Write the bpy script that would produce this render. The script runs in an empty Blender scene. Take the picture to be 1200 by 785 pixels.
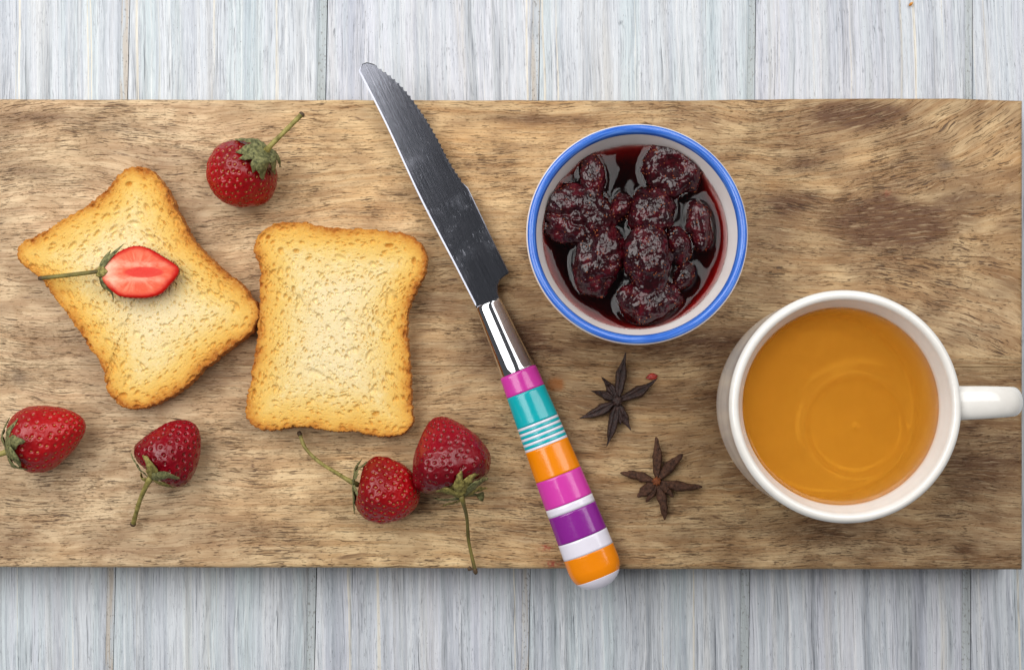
import bpy, math, random
import numpy as np
from mathutils import Vector

# ------------------------------------------------------------------ camera, world, lamps, exposure
HC, TILT, FPX, CXP, CYP = 0.537, math.radians(2.5), 1667.0, 600.0, 392.5
ZB = 0.020                                   # top of the wooden board above the table (z = 0)
scene = bpy.context.scene
COL = scene.collection
cam_d = bpy.data.cameras.new('camera')
cam_d.sensor_width = 36.0
cam_d.lens = 36.0 * FPX / 1200.0
cam_d.clip_start, cam_d.clip_end = 0.01, 20.0
cam = bpy.data.objects.new('camera', cam_d)
cam.location = (0, 0, HC)
cam.rotation_euler = (TILT, 0, 0)
COL.objects.link(cam)
scene.camera = cam

world = bpy.data.worlds.new('World')
scene.world = world
world.use_nodes = True
wb = world.node_tree.nodes['Background']
wb.inputs[0].default_value = (0.93, 0.96, 1.0, 1)
wb.inputs[1].default_value = 0.09

def softbox(name, loc, sx, sy, power, color):
    d = bpy.data.lights.new(name, 'AREA')
    d.shape = 'RECTANGLE'
    d.size, d.size_y = sx, sy
    d.energy = power
    d.color = color
    o = bpy.data.objects.new(name, d)
    o.location = loc
    COL.objects.link(o)
    return o
softbox('softbox_lamp', (-0.48, 0.40, 0.78), 0.68, 1.08, 11.0, (1.0, 0.985, 0.97))
softbox('softbox_lamp', (0.46, 0.56, 0.78), 0.68, 0.97, 7.6, (1.0, 0.985, 0.97))

vs = scene.view_settings
vs.view_transform = 'Standard'
vs.look = 'None'
vs.gamma = 1.0
vs.exposure = 0.0
vs.use_curve_mapping = False

# ------------------------------------------------------------------ helpers
RS = np.random.RandomState(7)
random.seed(7)

def W(px, py, z):
    """world point at height z seen at photo pixel (px, py)"""
    x = (px - CXP) / FPX
    y = -(py - CYP) / FPX
    c, s = math.cos(TILT), math.sin(TILT)
    yy = y * c + s
    zz = y * s - c
    t = (HC - z) / (-zz)
    return np.array([x * t, yy * t, z])

def WA(P, z):
    P = np.asarray(P, float)
    x = (P[..., 0] - CXP) / FPX
    y = -(P[..., 1] - CYP) / FPX
    c, s = math.cos(TILT), math.sin(TILT)
    t = (HC - z) / (c - y * s)
    return np.stack([x * t, (y * c + s) * t, np.zeros_like(x) + z], -1)

def S(z):
    return (HC - z) / FPX                    # metres per photo pixel at height z

def lin(r, g, b):
    f = lambda v: v / 12.92 if v <= 0.04045 else ((v + 0.055) / 1.055) ** 2.4
    return (f(r / 255.0), f(g / 255.0), f(b / 255.0), 1.0)

_perm = np.random.RandomState(3).permutation(512)
_val = np.random.RandomState(4).rand(512) * 2 - 1
def vnoise(P):
    P = np.asarray(P, float)
    i = np.floor(P).astype(int)
    f = P - i
    f = f * f * f * (f * (f * 6 - 15) + 10)
    out = 0
    for dx in (0, 1):
        for dy in (0, 1):
            for dz in (0, 1):
                h = _perm[(i[..., 0] + dx) & 511]
                h = _perm[(h + i[..., 1] + dy) & 511]
                h = _perm[(h + i[..., 2] + dz) & 511]
                w = (f[..., 0] if dx else 1 - f[..., 0]) * (f[..., 1] if dy else 1 - f[..., 1]) * (f[..., 2] if dz else 1 - f[..., 2])
                out = out + w * _val[h]
    return out
def fbm(P, octv=3, gain=0.5):
    P = np.asarray(P, float)
    o, a, t = 0, 1.0, 0.0
    for k in range(octv):
        o = o + a * vnoise(P * 2 ** k + 17.3 * k)
        t += a
        a *= gain
    return o / t
def noise2(x, y, k=0.0, octv=3):
    return fbm(np.stack([x, y, np.zeros_like(x) + k + 0.37], -1), octv)
def sstep(a, b, x):
    t = np.clip((x - a) / (b - a), 0, 1)
    return t * t * (3 - 2 * t)

def mesh(name, V, quads=None, polys=None, mat=None, parent=None, smooth=True, attrs=None, colors=None, base=None, up=False):
    """one mesh object; V in world coordinates, base = the thing's location"""
    V = np.asarray(V, float)
    if base is None and parent is not None:
        base = np.array(parent.location)
        if parent.parent is not None:
            base = base + np.array(parent.parent.location)
    if base is not None:
        V = V - np.asarray(base)
    me = bpy.data.meshes.new(name)
    me.vertices.add(len(V))
    me.vertices.foreach_set('co', V.astype(np.float32).ravel())
    loops, starts = [], []
    n = 0
    if quads is not None and len(quads):
        q = np.asarray(quads, np.int32)
        loops.append(q.ravel())
        starts.append(np.arange(len(q), dtype=np.int32) * q.shape[1])
        n = q.size
    for p in (polys or []):
        loops.append(np.asarray(p, np.int32))
        starts.append(np.array([n], np.int32))
        n += len(p)
    L = np.concatenate(loops)
    St = np.concatenate(starts)
    me.loops.add(len(L))
    me.loops.foreach_set('vertex_index', L)
    me.polygons.add(len(St))
    me.polygons.foreach_set('loop_start', St)
    me.polygons.foreach_set('use_smooth', np.full(len(St), smooth))
    me.update(calc_edges=True)
    me.validate()
    # faces must look outwards (liquids and relief depend on it)
    me.calc_loop_triangles()
    tr = np.empty(len(me.loop_triangles) * 3, np.int32)
    me.loop_triangles.foreach_get('vertices', tr)
    tv = V[tr.reshape(-1, 3)] - (V.mean(0) - np.array([0, 0, 0.5 if up else 0.0]))
    if np.einsum('ij,ij->', tv[:, 0], np.cross(tv[:, 1], tv[:, 2])) < 0:
        me.flip_normals()
    for k, a in (attrs or {}).items():
        at = me.attributes.new(k, 'FLOAT', 'POINT')
        at.data.foreach_set('value', np.asarray(a, np.float32))
    for k, a in (colors or {}).items():
        at = me.attributes.new(k, 'FLOAT_COLOR', 'POINT')
        a = np.concatenate([a, np.ones((len(a), 1))], 1)
        at.data.foreach_set('color', a.astype(np.float32).ravel())
    if mat is not None:
        me.materials.append(mat)
    o = bpy.data.objects.new(name, me)
    COL.objects.link(o)
    if parent is not None:
        o.parent = parent
    elif base is not None:
        o.location = base
    return o

def grid_quads(nr, nc, wrap=True):
    r = np.arange(nr - 1)[:, None]
    c = np.arange(nc if wrap else nc - 1)[None, :]
    c2 = (c + 1) % nc
    return np.stack([r * nc + c, r * nc + c2, (r + 1) * nc + c2, (r + 1) * nc + c], -1).reshape(-1, 4)

def thing(name, label, cat, loc, group=None, kind=None):
    o = bpy.data.objects.new(name, None)
    o.empty_display_size = 0.01
    o.location = tuple(loc)
    COL.objects.link(o)
    return tag(o, label, cat, group, kind)
def tag(o, label, cat, group=None, kind=None):
    o['label'] = label
    o['category'] = cat
    if group:
        o['group'] = group
    if kind:
        o['kind'] = kind
    return o

def catmull(P, n, closed=False):
    P = np.asarray(P, float)
    m = len(P)
    if closed:
        Q = np.concatenate([P[-1:], P, P[:2]])
        segs = m
    else:
        Q = np.concatenate([2 * P[:1] - P[1:2], P, 2 * P[-1:] - P[-2:-1]])
        segs = m - 1
    k = 24
    out = []
    for i in range(segs):
        p0, p1, p2, p3 = Q[i], Q[i + 1], Q[i + 2], Q[i + 3]
        t = np.linspace(0, 1, k, endpoint=False)[:, None]
        out.append(0.5 * ((2 * p1) + (-p0 + p2) * t + (2 * p0 - 5 * p1 + 4 * p2 - p3) * t ** 2 + (-p0 + 3 * p1 - 3 * p2 + p3) * t ** 3))
    out = np.concatenate(out + [Q[1:2] if closed else P[-1:]])
    d = np.concatenate([[0], np.cumsum(np.linalg.norm(np.diff(out, axis=0), axis=1))])
    u = np.linspace(0, d[-1], n + 1 if closed else n)
    if closed:
        u = u[:-1]
    return np.stack([np.interp(u, d, out[:, j]) for j in range(out.shape[1])], -1)

def unit(v):
    return v / (np.linalg.norm(v, axis=-1, keepdims=True) + 1e-12)

def sweep(path, hw, hh, m=12, up=(0, 0, 1), cup=0.0, groove=0.0):
    """tube of elliptic section along a path: hw half widths, hh half heights; returns V, quads, caps"""
    path = np.asarray(path, float)
    n = len(path)
    T = unit(np.gradient(path, axis=0))
    up = np.broadcast_to(np.asarray(up, float), path.shape)
    side = unit(np.cross(T, up))
    nor = np.cross(side, T)
    a = np.arange(m) * 2 * math.pi / m
    ca, sa = np.cos(a), np.sin(a)
    hw = np.broadcast_to(hw, (n,))[:, None]
    hh = np.broadcast_to(hh, (n,))[:, None]
    x = hw * ca
    g = 1 - groove * np.exp(-((a - math.pi / 2) / 0.30) ** 2)
    y = hh * sa * g - cup * hw * ca ** 2
    V = path[:, None, :] + x[..., None] * side[:, None, :] + y[..., None] * nor[:, None, :]
    return V.reshape(-1, 3), grid_quads(n, m), [list(range(m))[::-1], list(range((n - 1) * m, n * m))]

class Mat:
    def __init__(self, name, rough=0.5, spec=0.5):
        self.m = bpy.data.materials.new(name)
        self.m.use_nodes = True
        self.nt = self.m.node_tree
        self.b = self.nt.nodes['Principled BSDF']
        self.b.inputs['Roughness'].default_value = rough
        self.b.inputs['Specular IOR Level'].default_value = spec
    def put(self, sock, v):
        if isinstance(v, bpy.types.NodeSocket):
            self.nt.links.new(v, sock)
        elif v is not None:
            sock.default_value = v
    def set(self, **kw):
        for k, v in kw.items():
            self.put(self.b.inputs[k.replace('_', ' ')], v)
        return self
    def node(self, t, **p):
        n = self.nt.nodes.new(t)
        for k, v in p.items():
            setattr(n, k, v)
        return n
    def attr(self, name, color=False):
        n = self.node('ShaderNodeAttribute', attribute_name=name)
        return n.outputs['Color'] if color else n.outputs['Fac']
    def obj(self):
        return self.node('ShaderNodeTexCoord').outputs['Object']
    def pos(self):
        return self.node('ShaderNodeNewGeometry').outputs['Position']
    def mapping(self, v, scale=(1, 1, 1), rot=(0, 0, 0), loc=(0, 0, 0)):
        n = self.node('ShaderNodeMapping')
        self.put(n.inputs['Vector'], v)
        n.inputs['Scale'].default_value = scale
        n.inputs['Rotation'].default_value = rot
        n.inputs['Location'].default_value = loc
        return n.outputs[0]
    def math(self, op, a, b=None, c=None, clamp=False):
        n = self.node('ShaderNodeMath', operation=op, use_clamp=clamp)
        for i, v in enumerate((a, b, c)):
            if v is not None:
                self.put(n.inputs[i], v)
        return n.outputs[0]
    def comb(self, x, y, z=0.0):
        n = self.node('ShaderNodeCombineXYZ')
        for i, v in enumerate((x, y, z)):
            self.put(n.inputs[i], v)
        return n.outputs[0]
    def noise(self, v, scale=1.0, detail=2.0, rough=0.5, dist=0.0):
        n = self.node('ShaderNodeTexNoise')
        self.put(n.inputs['Vector'], v)
        n.inputs['Scale'].default_value = scale
        n.inputs['Detail'].default_value = detail
        n.inputs['Roughness'].default_value = rough
        n.inputs['Distortion'].default_value = dist
        return n.outputs[0]
    def voro(self, v, scale=1.0, feature='F1'):
        n = self.node('ShaderNodeTexVoronoi', feature=feature)
        self.put(n.inputs['Vector'], v)
        n.inputs['Scale'].default_value = scale
        return n.outputs['Distance']
    def ramp(self, f, stops, interp='LINEAR'):
        n = self.node('ShaderNodeValToRGB')
        n.color_ramp.interpolation = interp
        el = n.color_ramp.elements
        while len(el) < len(stops):
            el.new(0.5)
        for e, (p, c) in zip(el, stops):
            e.position = p
            e.color = c if isinstance(c, tuple) else (c, c, c, 1)
        self.put(n.inputs[0], f)
        return n.outputs[0]
    def mix(self, f, a, b, blend='MIX'):
        n = self.node('ShaderNodeMix', data_type='RGBA', blend_type=blend)
        self.put(n.inputs[0], f)
        self.put(n.inputs[6], a)
        self.put(n.inputs[7], b)
        return n.outputs[2]
    def range(self, v, a, b, c=0.0, d=1.0):
        n = self.node('ShaderNodeMapRange', interpolation_type='SMOOTHSTEP')
        self.put(n.inputs[0], v)
        for i, x in enumerate((a, b, c, d)):
            self.put(n.inputs[1 + i], x)
        return n.outputs[0]
    def bump(self, h, dist, strength=1.0, normal=None):
        n = self.node('ShaderNodeBump')
        n.inputs['Strength'].default_value = strength
        n.inputs['Distance'].default_value = dist
        self.put(n.inputs['Height'], h)
        if normal is not None:
            self.put(n.inputs['Normal'], normal)
        return n.outputs[0]

# ------------------------------------------------------------------ materials of the setting
def make_plank_mat():
    M = Mat('whitewashed_plank', 0.55, 0.3)
    p = M.mapping(M.pos(), scale=(3100, 3100, 3100), rot=(0, 0, math.radians(-1.0)))
    sep = M.node('ShaderNodeSeparateXYZ')
    M.put(sep.inputs[0], p)
    u, v = sep.outputs[0], sep.outputs[1]
    seed = M.attr('seed')
    wob = M.noise(M.comb(M.math('MULTIPLY', u, 0.02), M.math('MULTIPLY', v, 0.006), seed), 1.0, 2)
    u = M.math('ADD', u, M.math('MULTIPLY', M.math('SUBTRACT', wob, 0.5), 9.0))
    def lay(su, sv, k, detail=3, rough=0.55):
        return M.noise(M.comb(M.math('MULTIPLY', u, 1.0 / su), M.math('MULTIPLY', v, 1.0 / sv), M.math('ADD', seed, k)), 1.0, detail, rough)
    base = M.ramp(lay(30, 1500, 0.0, 3), [(0.28, lin(180, 195, 201)), (0.42, lin(199, 211, 214)), (0.52, lin(200, 206, 213)), (0.62, lin(212, 217, 221)), (0.74, lin(188, 198, 205))])
    base2 = M.ramp(lay(26, 1300, 80.0, 3), [(0.28, lin(196, 199, 212)), (0.42, lin(208, 210, 219)), (0.52, lin(202, 208, 214)), (0.62, lin(216, 217, 224)), (0.74, lin(194, 197, 208))])
    base = M.mix(M.attr('tint'), base, base2)
    cream = M.range(lay(7, 1200, 3.1, 2), 0.64, 0.71)
    base = M.mix(M.math('MULTIPLY', cream, 0.75), base, lin(232, 222, 200))
    white = M.range(lay(4.5, 420, 5.7, 5, 0.6), 0.48, 0.70)
    base = M.mix(M.math('MULTIPLY', white, 0.48), base, lin(232, 231, 229))
    wear_shade = M.math('ADD', M.attr('wear_shade'), M.math('MULTIPLY', M.math('SUBTRACT', lay(60, 500, 50.0, 2), 0.5), 0.8), None, True)  # weathered streaks plus painted-in shade, broken up by noise
    soft = M.range(lay(9, 700, 70.0, 4, 0.6), 0.46, 0.68)
    base = M.mix(M.math('MULTIPLY', soft, 0.50), base, M.ramp(lay(34, 600, 75.0, 2), [(0.36, lin(150, 166, 168)), (0.5, lin(160, 166, 180)), (0.64, lin(190, 184, 174))]))
    grey = M.range(M.math('ADD', lay(3.6, 520, 9.3, 5, 0.64), M.math('MULTIPLY', wear_shade, 0.10)), 0.48, 0.66)
    col = M.mix(M.math('MULTIPLY', grey, 0.36), base, lin(148, 154, 164))
    zone = M.range(lay(24, 210, 12.0, 3), 0.46, 0.64)
    fine = M.range(lay(0.9, 38, 15.4, 3, 0.6), 0.52, 0.66)
    col = M.mix(M.math('MULTIPLY', M.math('MULTIPLY', fine, M.math('ADD', M.math('MULTIPLY', zone, 0.85), 0.03)), 0.62), col, lin(118, 124, 136))
    dark = M.range(M.math('ADD', lay(1.5, 110, 21.0, 3, 0.6), M.math('MULTIPLY', wear_shade, 0.03)), 0.62, 0.71)
    col = M.mix(M.math('MULTIPLY', dark, M.math('ADD', 0.25, M.math('MULTIPLY', zone, 0.55))), col, lin(88, 94, 104))
    fl = M.range(lay(0.9, 26, 27.0, 2), 0.55, 0.68)
    col = M.mix(M.math('MULTIPLY', fl, 0.30), col, lin(246, 247, 250))
    band = M.range(M.math('ADD', lay(13.0, 520, 110.0, 6, 0.68), M.math('MULTIPLY', wear_shade, 0.03)), 0.50, 0.68)
    col = M.mix(M.math('MULTIPLY', band, M.math('ADD', 0.16, M.math('MULTIPLY', M.math('ADD', wear_shade, zone), 0.24))), col, lin(112, 117, 124))
    dash = M.math('MULTIPLY', M.range(lay(1.05, 12, 90.0, 2, 0.55), 0.60, 0.70), M.range(lay(16, 70, 95.0, 2), 0.46, 0.62))
    col = M.mix(M.math('MULTIPLY', dash, 0.62), col, lin(98, 102, 110))
    speck = M.range(lay(1.0, 3.0, 31.0, 1), 0.74, 0.79)
    col = M.mix(M.math('MULTIPLY', speck, 0.7), col, lin(96, 92, 92))
    tanf = M.math('MULTIPLY', M.attr('groove'), M.range(lay(5, 120, 40.0, 2), 0.36, 0.56))
    col = M.mix(M.math('MULTIPLY', M.attr('groove'), 0.40), col, lin(166, 174, 178))
    col = M.mix(M.math('MULTIPLY', tanf, 0.7), col, M.ramp(M.attr('tan'), [(0.0, lin(164, 174, 176)), (1.0, lin(188, 174, 156))]))
    gspeck = M.math('MULTIPLY', M.attr('groove'), M.range(lay(2.2, 4.5, 45.0, 2), 0.60, 0.66))
    col = M.mix(M.math('MULTIPLY', gspeck, 0.5), col, lin(92, 84, 74))
    h = M.math('SUBTRACT', M.math('MULTIPLY', fl, 0.3), M.math('ADD', M.math('MULTIPLY', fine, 0.5), dark))
    M.set(Base_Color=col, Normal=M.bump(h, 0.00018, 0.7))
    return M.m

def make_board_mat():
    M = Mat('mango_wood', 0.5, 0.35)
    gu, gv, seed = M.attr('gu'), M.attr('gv'), M.attr('seed')
    def lay(su, sv, k, detail=2, rough=0.5, dist=0.0):
        return M.noise(M.comb(M.math('MULTIPLY', gu, 1.0 / su), M.math('MULTIPLY', gv, 1.0 / sv), M.math('ADD', seed, k)), 1.0, detail, rough, dist)
    tone, warm, grey, dens = M.attr('tone'), M.attr('warm'), M.attr('grey'), M.attr('dens')
    base = M.ramp(lay(190, 10, 0.0, 5, 0.6), [(0.28, lin(172, 128, 80)), (0.43, lin(208, 170, 120)), (0.57, lin(228, 198, 150)), (0.72, lin(196, 156, 106))])
    base = M.mix(M.math('MULTIPLY', warm, 0.65), base, lin(206, 152, 88))
    base = M.mix(M.math('MULTIPLY', grey, 0.55), base, lin(204, 182, 156))
    fig = M.range(lay(46, 20, 5.0, 4, 0.6, 0.4), 0.42, 0.62)
    base = M.mix(M.math('MULTIPLY', fig, 0.46), base, lin(152, 112, 70))
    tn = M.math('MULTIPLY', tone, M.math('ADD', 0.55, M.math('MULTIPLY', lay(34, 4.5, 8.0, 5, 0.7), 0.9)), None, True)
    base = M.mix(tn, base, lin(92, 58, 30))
    st = M.range(lay(56, 2.3, 11.0, 5, 0.66), 0.47, 0.66)
    base = M.mix(M.math('MULTIPLY', st, M.math('ADD', 0.36, M.math('MULTIPLY', dens, 0.38))), base, lin(126, 92, 60))
    lt = M.range(lay(26, 1.6, 14.0, 3, 0.6), 0.52, 0.68)
    base = M.mix(M.math('MULTIPLY', lt, 0.28), base, lin(236, 210, 168))
    # vessels: short dark dashes lying along the grain
    jit = M.noise(M.comb(M.math('MULTIPLY', gu, 0.05), M.math('MULTIPLY', gv, 0.10), seed), 1.0, 2)
    thr = M.math('SUBTRACT', M.math('SUBTRACT', 0.675, M.math('MULTIPLY', dens, 0.085)), M.math('MULTIPLY', M.math('SUBTRACT', jit, 0.5), 0.22))
    p1 = M.range(lay(11.5, 1.15, 17.0, 1.5, 0.5), thr, M.math('ADD', thr, 0.075))
    p2 = M.range(lay(4.6, 1.0, 23.0, 1.0, 0.5), M.math('ADD', thr, 0.015), M.math('ADD', thr, 0.07))
    p3 = M.range(lay(32, 1.3, 29.0, 2.0, 0.55), M.math('ADD', thr, -0.005), M.math('ADD', thr, 0.05))
    pore = M.math('MAXIMUM', M.math('MAXIMUM', p1, M.math('MULTIPLY', p2, 0.5)), p3)
    col = M.mix(M.math('MULTIPLY', pore, 0.82), base, lin(66, 42, 26))
    ll = M.range(M.math('ABSOLUTE', M.math('SUBTRACT', lay(420, 14, 33.0, 2, 0.5), 0.5)), 0.0, 0.007, 1.0, 0.0)
    ll = M.math('MULTIPLY', ll, M.range(lay(110, 30, 37.0, 1), 0.50, 0.62))
    col = M.mix(M.math('MULTIPLY', ll, 0.7), col, lin(92, 62, 40))
    col = M.mix(M.attr('knot'), col, lin(92, 74, 62))
    blot = M.noise(M.comb(M.math('MULTIPLY', gu, 0.2), M.math('MULTIPLY', gv, 0.2), 3.0), 1.0, 3)
    col = M.mix(M.math('MULTIPLY', M.attr('stain_o'), 0.85), col, lin(150, 88, 30))
    col = M.mix(M.math('MULTIPLY', M.attr('stain_r'), M.range(blot, 0.40, 0.60)), col, lin(160, 44, 40))
    rg = M.math('ADD', 0.48, M.math('MULTIPLY', st, 0.14))
    h = M.math('SUBTRACT', M.math('MULTIPLY', lt, 0.25), M.math('ADD', pore, M.math('MULTIPLY', st, 0.25)))
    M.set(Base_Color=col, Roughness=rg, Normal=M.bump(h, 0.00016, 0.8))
    return M.m

PLANK, BOARD = make_plank_mat(), make_board_mat()

# ------------------------------------------------------------------ the table of whitewashed planks
table = thing('table_top', 'whitewashed pale blue-grey wooden planks under the brown board', 'table', (0, 0, 0), kind='structure')
groove_t = [-857, -606, -355, -105, 146, 378, 628, 881, 1136, 1389, 1641, 1893]
groove_b = [-884, -632, -380, -124, 129, 365, 616, 874, 1134, 1389, 1643, 1897]
for i in range(len(groove_t) - 1):
    ends = []
    for k in (i, i + 1):
        a, b = W(groove_t[k] + 5, 50, 0), W(groove_b[k] + 5, 725, 0)
        d = (b - a) / (b[1] - a[1])
        ends.append((a + d * (0.62 - a[1]), a + d * (-0.56 - a[1])))
    (l1, l0), (r1, r0) = ends
    n = 30
    prof = [(0.0, -0.012, 0), (0.0, -0.0009, 0), (0.0002, -0.0003, 0), (0.0008, 0.0, 0), (None, 0.0, 0.0042), (None, -0.0002, 0.0037), (None, -0.0005, 0.0033), (None, -0.0008, 0.0031), (None, -0.0008, 0.0003), (None, -0.012, 0.0003)]
    V, g, ws = [], [], []
    dz = RS.uniform(-0.0003, 0.0003)
    for j in range(n + 1):
        f = j / n
        L, R = l0 * (1 - f) + l1 * f, r0 * (1 - f) + r1 * f
        wx = unit(R - L)
        wob = 0.00025 * math.sin(j * 1.7 + i) + 0.0002 * math.sin(j * 0.6 + 2 * i)
        for (off, z, back) in prof:
            p = L + wx * (off + (wob if 0 < off else 0)) if off is not None else R - wx * (back + (wob if back > 0.001 else 0))
            V.append((p[0], p[1], z + dz))
            ws.append(0.6 * float(sstep(0.25, -0.25, p[1])))  # light falloff painted in along with weathering: greyer towards the lower plank ends
            g.append(1.0 if (z < -0.0006 and z > -0.01 and off is None) else 0.0)
    m = len(prof)
    q = grid_quads(n + 1, m, False)[:, ::-1]
    tanv = [0, 0, 0, 1.0, 0.1, 0.9, 0.1, 0.15, 0.1, 0.4, 0.4][i]
    mesh('plank', V, q, [list(range(m)), list(range(n * m, n * m + m))[::-1]], PLANK, table, smooth=False,
         attrs={'groove': g, 'wear_shade': ws, 'seed': np.full(len(V), i * 7.31), 'tan': np.full(len(V), tanv), 'tint': np.full(len(V), [.5, .2, .8, .3, .15, .85, .2, .9, .55, .9, .3][i])})

# ------------------------------------------------------------------ the wooden board, two glued staves
board = thing('cutting_board', 'long rustic brown wooden serving board with dark grain', 'cutting board', (0, 0, 0.0))
def board_fields(X, Y):
    f = {}
    t = sstep(860, 1320, X)
    t = t * sstep(440, 415, Y)
    gv = 290 + (Y - 290) * (1 - 0.62 * t)
    gv = gv + 17 * noise2(X / 260, Y / 120, 1.0, 2) + 4.2 * noise2(X / 80, Y / 42, 2.0, 2) + 1.6 * noise2(X / 22, Y / 14, 5.0, 2)
    gu = X + 10 * noise2(X / 90, Y / 60, 4.0, 2)
    gv = gv + 20 * sstep(230, 20, X) * np.exp(-((Y - 150) / 45) ** 2) * (X / 180 - 0.4)
    knot = np.zeros_like(X)
    for (kx, ky, s, a, ks) in ((22, 442, 26, 0.9, 9), (1108, 194, 24, 0.8, 9), (905, 216, 22, 0.9, 0), (870, 165, 26, 0.6, 0), (300, 600, 34, 0.5, 0), (1110, 560, 40, 0.5, 0), (1030, 290, 40, 0.5, 0)):
        r2 = ((X - kx) ** 2 * 0.5 + (Y - ky) ** 2) / s ** 2
        gv = gv + a * (Y - ky) * np.exp(-r2) * 0.6
        gu = gu * 1.0
        if ks:
            knot = knot + 0.62 * np.exp(-(((X - kx) + 0.6 * (Y - ky)) ** 2 / (ks * 1.4) ** 2 + ((Y - ky) - 0.5 * (X - kx)) ** 2 / ks ** 2))
    f['gu'], f['gv'], f['knot'] = gu, gv, np.clip(knot, 0, 0.8)
    def blobs(L):
        o = np.zeros_like(X)
        for (x, y, sx, sy, a) in L:
            o = o + a * np.exp(-((X - x) / sx) ** 2 - ((Y - y) / sy) ** 2)
        return o
    nz = noise2(X / 60, Y / 26, 9.0, 3)
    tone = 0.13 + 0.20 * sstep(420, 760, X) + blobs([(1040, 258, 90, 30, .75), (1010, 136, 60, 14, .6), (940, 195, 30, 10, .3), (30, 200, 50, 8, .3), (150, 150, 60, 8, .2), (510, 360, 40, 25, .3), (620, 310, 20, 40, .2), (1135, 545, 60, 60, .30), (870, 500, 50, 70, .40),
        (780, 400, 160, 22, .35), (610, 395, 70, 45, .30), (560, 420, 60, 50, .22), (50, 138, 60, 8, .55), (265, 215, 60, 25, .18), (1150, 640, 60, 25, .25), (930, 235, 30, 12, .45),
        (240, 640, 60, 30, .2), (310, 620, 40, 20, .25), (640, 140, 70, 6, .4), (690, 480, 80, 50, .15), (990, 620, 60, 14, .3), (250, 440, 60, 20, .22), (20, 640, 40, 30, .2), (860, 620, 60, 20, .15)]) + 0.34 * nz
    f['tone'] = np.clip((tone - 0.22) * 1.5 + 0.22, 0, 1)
    f['warm'] = np.clip(blobs([(30, 136, 70, 18, .7), (1185, 200, 50, 70, .55), (905, 218, 14, 9, 1.0), (500, 200, 150, 60, .35), (560, 160, 200, 30, .3), (280, 600, 70, 40, .35), (700, 260, 250, 120, .2), (520, 500, 70, 12, .4), (760, 480, 110, 50, .3)]) + 0.15 * noise2(X / 90, Y / 50, 12.0, 2), 0, 1)
    f['grey'] = np.clip(0.75 * sstep(430, 180, X) * (1 - 0.3 * np.abs(noise2(X / 80, Y / 60, 3.0, 2))) + blobs([(1150, 380, 90, 40, .5), (1000, 640, 200, 40, .35), (1180, 600, 60, 90, .4)]), 0, 1)
    f['dens'] = np.clip(0.45 + 0.9 * noise2(X / 70, Y / 30, 20.0, 3) + blobs([(210, 165, 70, 30, .45), (1060, 200, 110, 60, .3), (60, 590, 80, 60, .35), (900, 160, 60, 30, .3), (1150, 330, 60, 40, .3)]), 0, 1.25)
    f['stain_o'] = sstep(1.0, 0.55, np.sqrt(((X - 651) / 13) ** 2 + ((Y - 450) / 10) ** 2) + 0.35 * noise2(X / 7, Y / 7, 2.0, 2))
    f['stain_r'] = np.clip(blobs([(641, 641, 9, 4, .75), (648, 661, 9, 4, .8), (1040, 226, 3, 3, .7)]), 0, 1)
    return f
def stave(yt, yb, seed, upper, xl=-230, xr=1198.5):
    xs = np.concatenate([[xl, xl + 1, xl + 3], np.arange(xl + 6, xr - 6, 3.0), [xr - 3, xr - 1.2, xr]])
    fr = np.concatenate([[0, 0.004, 0.012], np.linspace(0.024, 0.976, int(260 / 3)), [0.988, 0.996, 1.0]])
    X = np.broadcast_to(xs[None], (len(fr), len(xs))).copy()
    top, bot = yt(xs), yb(xs)
    Y = top[None] * (1 - fr[:, None]) + bot[None] * fr[:, None]
    P = WA(np.stack([X, Y], -1), ZB)
    dx = np.minimum(X - xl, xr - X)
    dy = (Y - top[None]) if upper else (bot[None] - Y)
    e = np.minimum(dx, dy)
    P[..., 2] -= 0.0009 * np.clip(1 - e / 3.2, 0, 1) ** 2
    P[..., 2] += 0.00010 * noise2(X / 40, Y / 20, 6.0, 2)
    nr, nc = X.shape
    F = board_fields(X, Y)
    rim = np.concatenate([np.arange(nc), np.arange(1, nr) * nc + nc - 1, (nr - 1) * nc + np.arange(nc - 2, -1, -1), np.arange(nr - 2, 0, -1) * nc])
    V = P.reshape(-1, 3)
    low = V[rim].copy()
    low[:, 2] = 0.0012
    N0 = len(V)
    V = np.concatenate([V, low])
    k = len(rim)
    i = np.arange(k)
    side = np.stack([rim[i], rim[(i + 1) % k], N0 + (i + 1) % k, N0 + i], -1)
    at = {n: np.concatenate([a.ravel(), a.ravel()[rim]]) for n, a in F.items()}
    at['gv'][N0:] += 40
    at['seed'] = np.full(len(V), seed)
    mesh('stave', V, np.concatenate([grid_quads(nr, nc, False)[:, ::-1], side]), [list(range(N0, N0 + k))], BOARD, board, smooth=True, attrs=at)
def top_edge(x):
    return np.interp(x, [-230, 0, 400, 800, 1000, 1120, 1198.5], [116, 116.3, 117, 117.5, 115.2, 115.3, 118.0]) + 0.5 * noise2(x / 30, x * 0, 1.0)
def bot_edge(x):
    return np.interp(x, [-230, 0, 400, 800, 1198.5], [664, 664.5, 665, 667, 667]) + 0.5 * noise2(x / 30, x * 0, 7.0)
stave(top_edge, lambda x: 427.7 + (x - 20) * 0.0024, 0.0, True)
stave(lambda x: 427.85 + (x - 20) * 0.0024, bot_edge, 11.0, False)

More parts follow.
